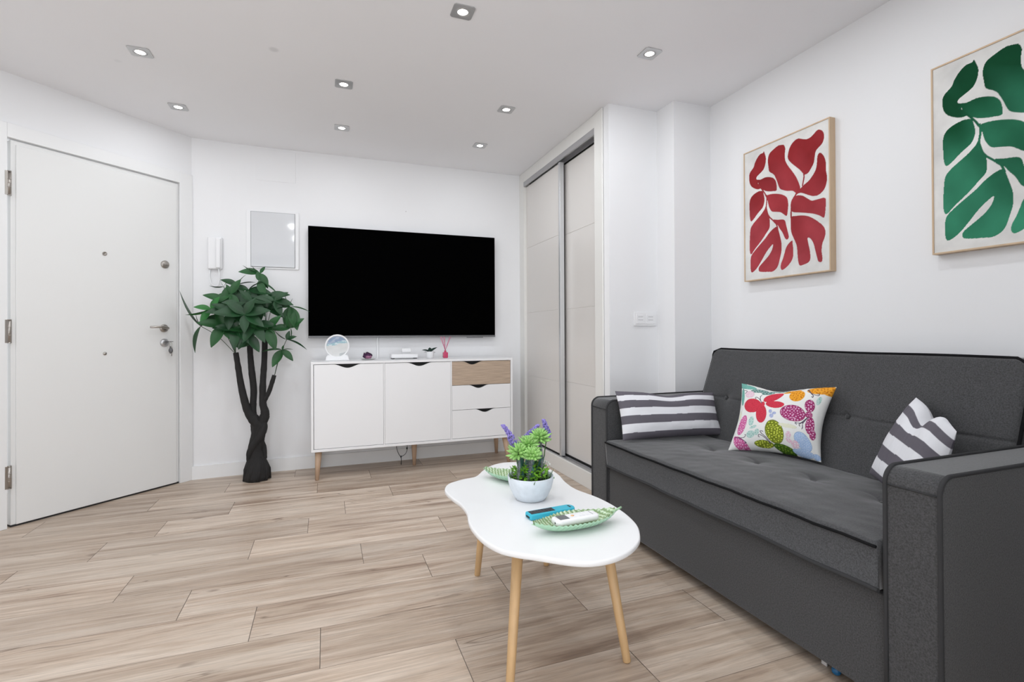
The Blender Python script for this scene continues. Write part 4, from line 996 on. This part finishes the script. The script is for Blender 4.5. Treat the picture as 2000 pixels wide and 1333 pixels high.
# ================================================================== THINGS ON THE COFFEE TABLE
TT = T+.0003
PC = Vector((.679, 1.655, TT))
pt = thing('succulent_bowl', 'pale grey bowl planted with artificial succulents and lavender', 'plant', tuple(PC))
q = MB().lathe([(.046, 0), (.051, .002), (.062, .016), (.073, .040), (.079, .062), (.0815, .082), (.0805, .084), (.0785, .0835), (.076, .070), (.069, .060), (.001, .060)], PC, 56)
q.build('bowl', mat('pale_concrete', (.70, .75, .80), .7, noise_col=(45, .07, I3)), pt)
MB().lathe([(.074, .0605), (.0745, .068), (.04, .072), (.001, .073)], PC, 30).build('soil', mat('dark_moss', (.012, .02, .010), .95, bump=(90, .9, .008, I3)), pt)
m_succ = mat('succulent_green', (.30, .55, .16), .4, noise_col=(40, .35, I3)); m_blue = mat('blue_green_leaf', (.07, .20, .17), .5)
m_moss = mat('bright_moss', (.16, .40, .02), .6, noise_col=(50, .5, I3)); m_lav = mat('lavender_purple', (.27, .22, .58), .7, noise_col=(90, .35, I3))
m_gstem = mat('grey_stem', (.17, .19, .20), .7, noise_col=(120, .5, I3)); m_olive = mat('olive_grass', (.05, .14, .02), .6)
rnd = random.Random(21)
for hx, hy, hz, R, sx_, sy_ in ((.628, 1.635, .586, .046, .622, 1.63), (.668, 1.65, .606, .046, .655, 1.625), (.716, 1.655, .629, .043, .706, 1.63), (.664, 1.60, .583, .036, .652, 1.61)):
    q = MB(); q.tube([(sx_, sy_, TT+.065), ((sx_+hx)/2+.003, sy_, (TT+.065+hz)/2), (hx, hy, hz)], [.0042, .0038, .005], 8)
    for k in range(14):
        z = TT+.08+(hz-TT-.08)*k/14; q.tube([(sx_+(hx-sx_)*k/14, sy_+(hy-sy_)*k/14, z), (sx_+(hx-sx_)*k/14, sy_+(hy-sy_)*k/14, z+.002)], .0056, 8)
    q.build('succulent_stem', m_gstem, pt)
    q = MB(); c = Vector((hx, hy, hz))
    for ring, (cnt, el, L) in enumerate(((13, -12, 1.0), (12, 10, .98), (10, 30, .85), (8, 52, .66), (5, 74, .5))):
        for k in range(cnt):
            a = 2*math.pi*(k+.5*(ring % 2))/cnt+rnd.uniform(-.15, .15); e_ = math.radians(el+rnd.uniform(-7, 7))
            d = Vector((math.cos(a)*math.cos(e_), math.sin(a)*math.cos(e_), math.sin(e_)))
            p = c+Vector((0, 0, ring*.003)); l = R*L*rnd.uniform(.9, 1.1)
            q.tube([p+d*.004, p+d*l*.35, p+d*l*.72+Vector((0, 0, .002)), p+d*l+Vector((0, 0, .005))], [.0032, .0060, .0052, .0006], 6)
    q.build('succulent_head', m_succ, pt)
for P3 in (((.640, 1.66, .49), (.622, 1.66, .606), (.603, 1.66, .650), (.578, 1.66, .684)), ((.66, 1.69, .49), (.680, 1.70, .622), (.704, 1.70, .647), (.728, 1.70, .667)), ((.73, 1.68, .49), (.754, 1.68, .628), (.751, 1.68, .658), (.742, 1.68, .689))):
    st_ = MB(); st_.tube(catmull(P3[:2], 4, False), .0018, 6); so_ = st_.build('lavender_stem', m_olive, pt)
    q = MB(); cv_ = catmull(P3[1:], 12, False); 
    for i, p in enumerate(cv_):
        f = i/(len(cv_)-1); rr = .0125*(1-.45*f)*(.75+.4*math.sin(math.pi*min(1, f+.25)))
        for k in range(12):
            a = rnd.uniform(0, 6.283); d = Vector((math.cos(a), math.sin(a), rnd.uniform(-.2, .5)))
            q.ball(Vector(p)+d*rr*rnd.uniform(.6, 1.15), .0025, .0025, .0034, 5, 4)
    q.build('lavender_flower', m_lav, so_)
q = MB()
for k in range(11):
    a = rnd.uniform(0, 6.283); r = rnd.uniform(.0, .03); b_ = PC+Vector((r*math.cos(a)-.004, r*math.sin(a)-.01, .066))
    leaf_mesh(q, b_, (math.cos(a)*.28, math.sin(a)*.28-.1, 1), (math.cos(a), math.sin(a)-.5, .2), rnd.uniform(.07, .105), .026, -.05, .2, 8, 4)
q.build('broad_leaves', m_blue, pt)
q = MB()
for k in range(420):
    a = rnd.uniform(0, 6.283); r = .062*math.sqrt(rnd.random()); hgt = rnd.uniform(.006, .050)
    b_ = PC+Vector((r*math.cos(a), r*math.sin(a), .066+hgt)); t_ = rnd.uniform(0, 6.283)
    leaf_mesh(q, b_, (math.cos(t_), math.sin(t_), rnd.uniform(-.1, .9)), (0, -.5, 1), rnd.uniform(.009, .016), .0085, .1, .2, 4, 2)
for k in range(110):
    a = rnd.uniform(0, 6.283); r = rnd.uniform(.0, .03)
    b_ = PC+Vector((.028+r*.5*math.cos(a), .02+r*math.sin(a), .07+rnd.uniform(.02, .10))); t_ = rnd.uniform(0, 6.283)
    leaf_mesh(q, b_, (math.cos(t_), math.sin(t_), rnd.uniform(0, .9)), (0, 0, 1), .012, .008, .1, .2, 4, 2)
q.build('moss_foliage', m_moss, pt)
q = MB()
for k in range(70):
    a = rnd.uniform(0, 6.283); r = .074*math.sqrt(rnd.uniform(.35, 1)); b_ = PC+Vector((r*math.cos(a), r*math.sin(a), .062)); d = Vector((math.cos(a)*.35+rnd.uniform(-.3, .3), math.sin(a)*.35+rnd.uniform(-.3, .3), 1)).normalized()
    L_ = rnd.uniform(.022, .052); q.tube([b_, b_+d*L_*.6, b_+d*L_+Vector((d.x, d.y, -.2))*.004], [.0016, .0014, .0003], 5)
q.build('grass_blades', m_olive, pt)
for k in range(9):
    a = rnd.uniform(-.9, .9)+.3; r = rnd.uniform(.05, .07)
    MB().ball(PC+Vector((r*math.cos(a), r*math.sin(a), rnd.uniform(.10, .125))), .0035, .0035, .0035, 8, 6).build('flower_bud', mat('white_petal', (.75, .76, .70), .6), pt)

def dish(label, loc, rz, L, Wd, h):
    t = thing('leaf_dish', label, 'dish', loc, 'ceramic leaf dishes on the coffee table', rz)
    def wd(u): return Wd/2*max(math.sin(math.pi*(u*.96+.02)), 0)**.8
    def zz(u, tt): return h*(.80*abs(tt)**2.2*(wd(u)/(Wd/2))**.8+.85*abs(2*u-1)**3.2)+.0016*math.sin(u*120)*abs(tt)**4
    def top(u, v):
        tt = (v-.5)*2; w = wd(u); rib = .0011*math.sin((u*L+abs(tt)*w*.8)*430)*(1-.5*abs(tt))
        return (L*(u-.5), tt*w, zz(u, tt)+.0055+rib-(.002*math.exp(-(tt/.05)**2)))
    def bot(u, v):
        tt = (v-.5)*2; w = wd(u)*.97; return (L*(u-.5)*.99, tt*w, zz(u, tt))
    q = MB(); nu, nv = 130, 36; q.grid(top, nu, nv); q.grid(bot, nu, nv, flip=True)
    for v in (0, 1):
        vs = []
        for i in range(nu+1): vs += [Vector(top(i/nu, v)), Vector(bot(i/nu, v))]
        q.add(vs, [(2*i, 2*i+1, 2*i+3, 2*i+2) for i in range(nu)], True)
    o = q.build('bowl', mat('leaf_glaze', attr='col', rough=.15, spec=.6), t, local=True, fix=False)
    cc = []
    for i, vtx in enumerate(q.v):
        x, y, z = vtx; u = x/L+.5; ph = math.sin((u*L+abs(y)*.8)*430)
        if i < (nu+1)*(nv+1):
            ph += .5*math.sin(abs(y)*900)
            if abs(y) < .0016: c = (.14, .26, .10)
            elif ph > .35: c = (.58, .70, .50)
            elif ph > -.3: c = (.24, .42, .20)
            else: c = (.23, .33, .15)
        else: c = (.38, .62, .43)
        cc.append((*c, 1))
    o.data.color_attributes.new('col', 'FLOAT_COLOR', 'POINT').data.foreach_set('color', np.array(cc, 'f').ravel())
    s = MB(); z0 = h*.85+.004
    s.tube([(L/2-.012, 0, z0-.006), (L/2+.008, 0, z0+.002), (L/2+.022, .003, z0+.004)], [.004, .0032, .0036], 8)
    s.build('stem', mat('leaf_glaze_plain', (.40, .60, .38), .2), t, local=True)
    MB().tube([(-L/2+.010, 0, z0-.005), (-L/2-.006, 0, z0+.000)], [.003, .001], 8).build('leaf_tip', mat('leaf_glaze_plain'), t, local=True)
    return t
dish('green leaf-shaped dish at the front of the coffee table with a white remote in it', (.704, 1.357, TT), math.radians(3.5), .285, .115, .034)
dish('green leaf-shaped dish at the back of the coffee table behind the plant bowl', (.702, 1.868, TT), math.radians(-50), .29, .115, .034)

rm = thing('remote_control', 'turquoise remote control lying on the white coffee table', 'remote control', (.679, 1.482, TT), None, math.radians(5))
q = MB(); bm = bmesh.new(); L_, Wd, Hh = .168, .042, .018
pts = []
for k in range(13): a = -math.pi/2+math.pi*k/12; pts.append((L_/2-.016+.016*math.cos(a), (Wd/2)*math.sin(a)))
for sx_, sy_ in ((-1, 1), (-1, -1)):
    for k in range(5):
        a = (math.pi/2+math.pi/2*k/4) if sy_ > 0 else (math.pi+math.pi/2*k/4)
        pts.append((-L_/2+.005+.005*math.cos(a), sy_*(Wd/2-.005)+.005*math.sin(a)))
def rounded(pts, z0, z1, b):
    q = MB(); n = len(pts); rings = []
    for d, z in ((b, z0), (b*.3, z0+b*.3), (0, z0+b), (0, z1-b), (b*.3, z1-b*.3), (b, z1)):
        mx_ = max(abs(p[0]) for p in pts); my_ = max(abs(p[1]) for p in pts)
        rings.append([(x*(1-d/mx_), y*(1-d/my_), z) for x, y in pts])
    q.add([p for r in rings for p in r], [(i*n+k, i*n+(k+1) % n, (i+1)*n+(k+1) % n, (i+1)*n+k) for i in range(5) for k in range(n)], True)
    q.add(rings[0], [tuple(range(n-1, -1, -1))]); q.add(rings[-1], [tuple(range(n))]); return q
rounded(pts, 0, Hh, .004).build('silicone_case', mat('turquoise_silicone', (.035, .45, .60), .45), rm, local=True)
MB().box(-.078, .008, -.0145, .0145, Hh-.001, Hh+.0006, .001).build('button_panel', m_black, rm, local=True)
q = MB()
for i in range(7):
    for j in (-1, 0, 1): q.box(-.072+i*.011-.003, -.072+i*.011+.003, j*.009-.003, j*.009+.003, Hh, Hh+.0014, .0008)
q.build('buttons', mat('dark_button', (.05, .05, .06), .5), rm, local=True)
MB().box(.064, .070, -.010, .010, Hh-.001, Hh+.0003, .0005).build('strap_slot', m_dark, rm, local=True)
MB().box(-L_/2-.0004, -L_/2+.002, -.012, .012, .004, .010, .0004).build('end_slot', m_dark, rm, local=True)

rm = thing('remote_control', 'white remote control lying in the front leaf dish', 'remote control', (.697, 1.350, TT+.0215), None, math.radians(4))
pts = []; L_, Wd = .148, .047
for cx_, cy2, a0 in ((L_/2-.014, Wd/2-.014, 0), (-L_/2+.014, Wd/2-.014, 90), (-L_/2+.014, -Wd/2+.014, 180), (L_/2-.014, -Wd/2+.014, 270)):
    for k in range(6): a = math.radians(a0+18*k); pts.append((cx_+.014*math.cos(a), cy2+.014*math.sin(a)))
rounded(pts, 0, .019, .006).build('housing', m_white, rm, local=True)
MB().box(-.060, -.028, -.017, .017, .0186, .0194, .0003).build('display', mat('lcd_grey', (.13, .14, .15), .3), rm, local=True)
MB().lathe([(.0052, .0188), (.0052, .0202), (.001, .0206)], (-.010, 0, 0), 16).build('power_button', mat('orange_button', (.75, .45, .22), .5), rm, local=True)
q = MB()
for i in range(3):
    for j in (-1, 1): q.box(.010+i*.013-.004, .010+i*.013+.004, j*.011-.003, j*.011+.003, .0187, .0197, .0004)
q.build('buttons', mat('pale_button', (.76, .76, .78), .5), rm, local=True)
MB().box(.052, .055, -.014, .014, .0187, .0193, .0003).build('cover_line', mat('grey_mark'), rm, local=True)
MB().cyl((-.0742, -.010, .010), (-.0735, -.010, .010), .003, 10).build('infrared_lens', m_black, rm, local=True)
bpy.context.view_layer.update()
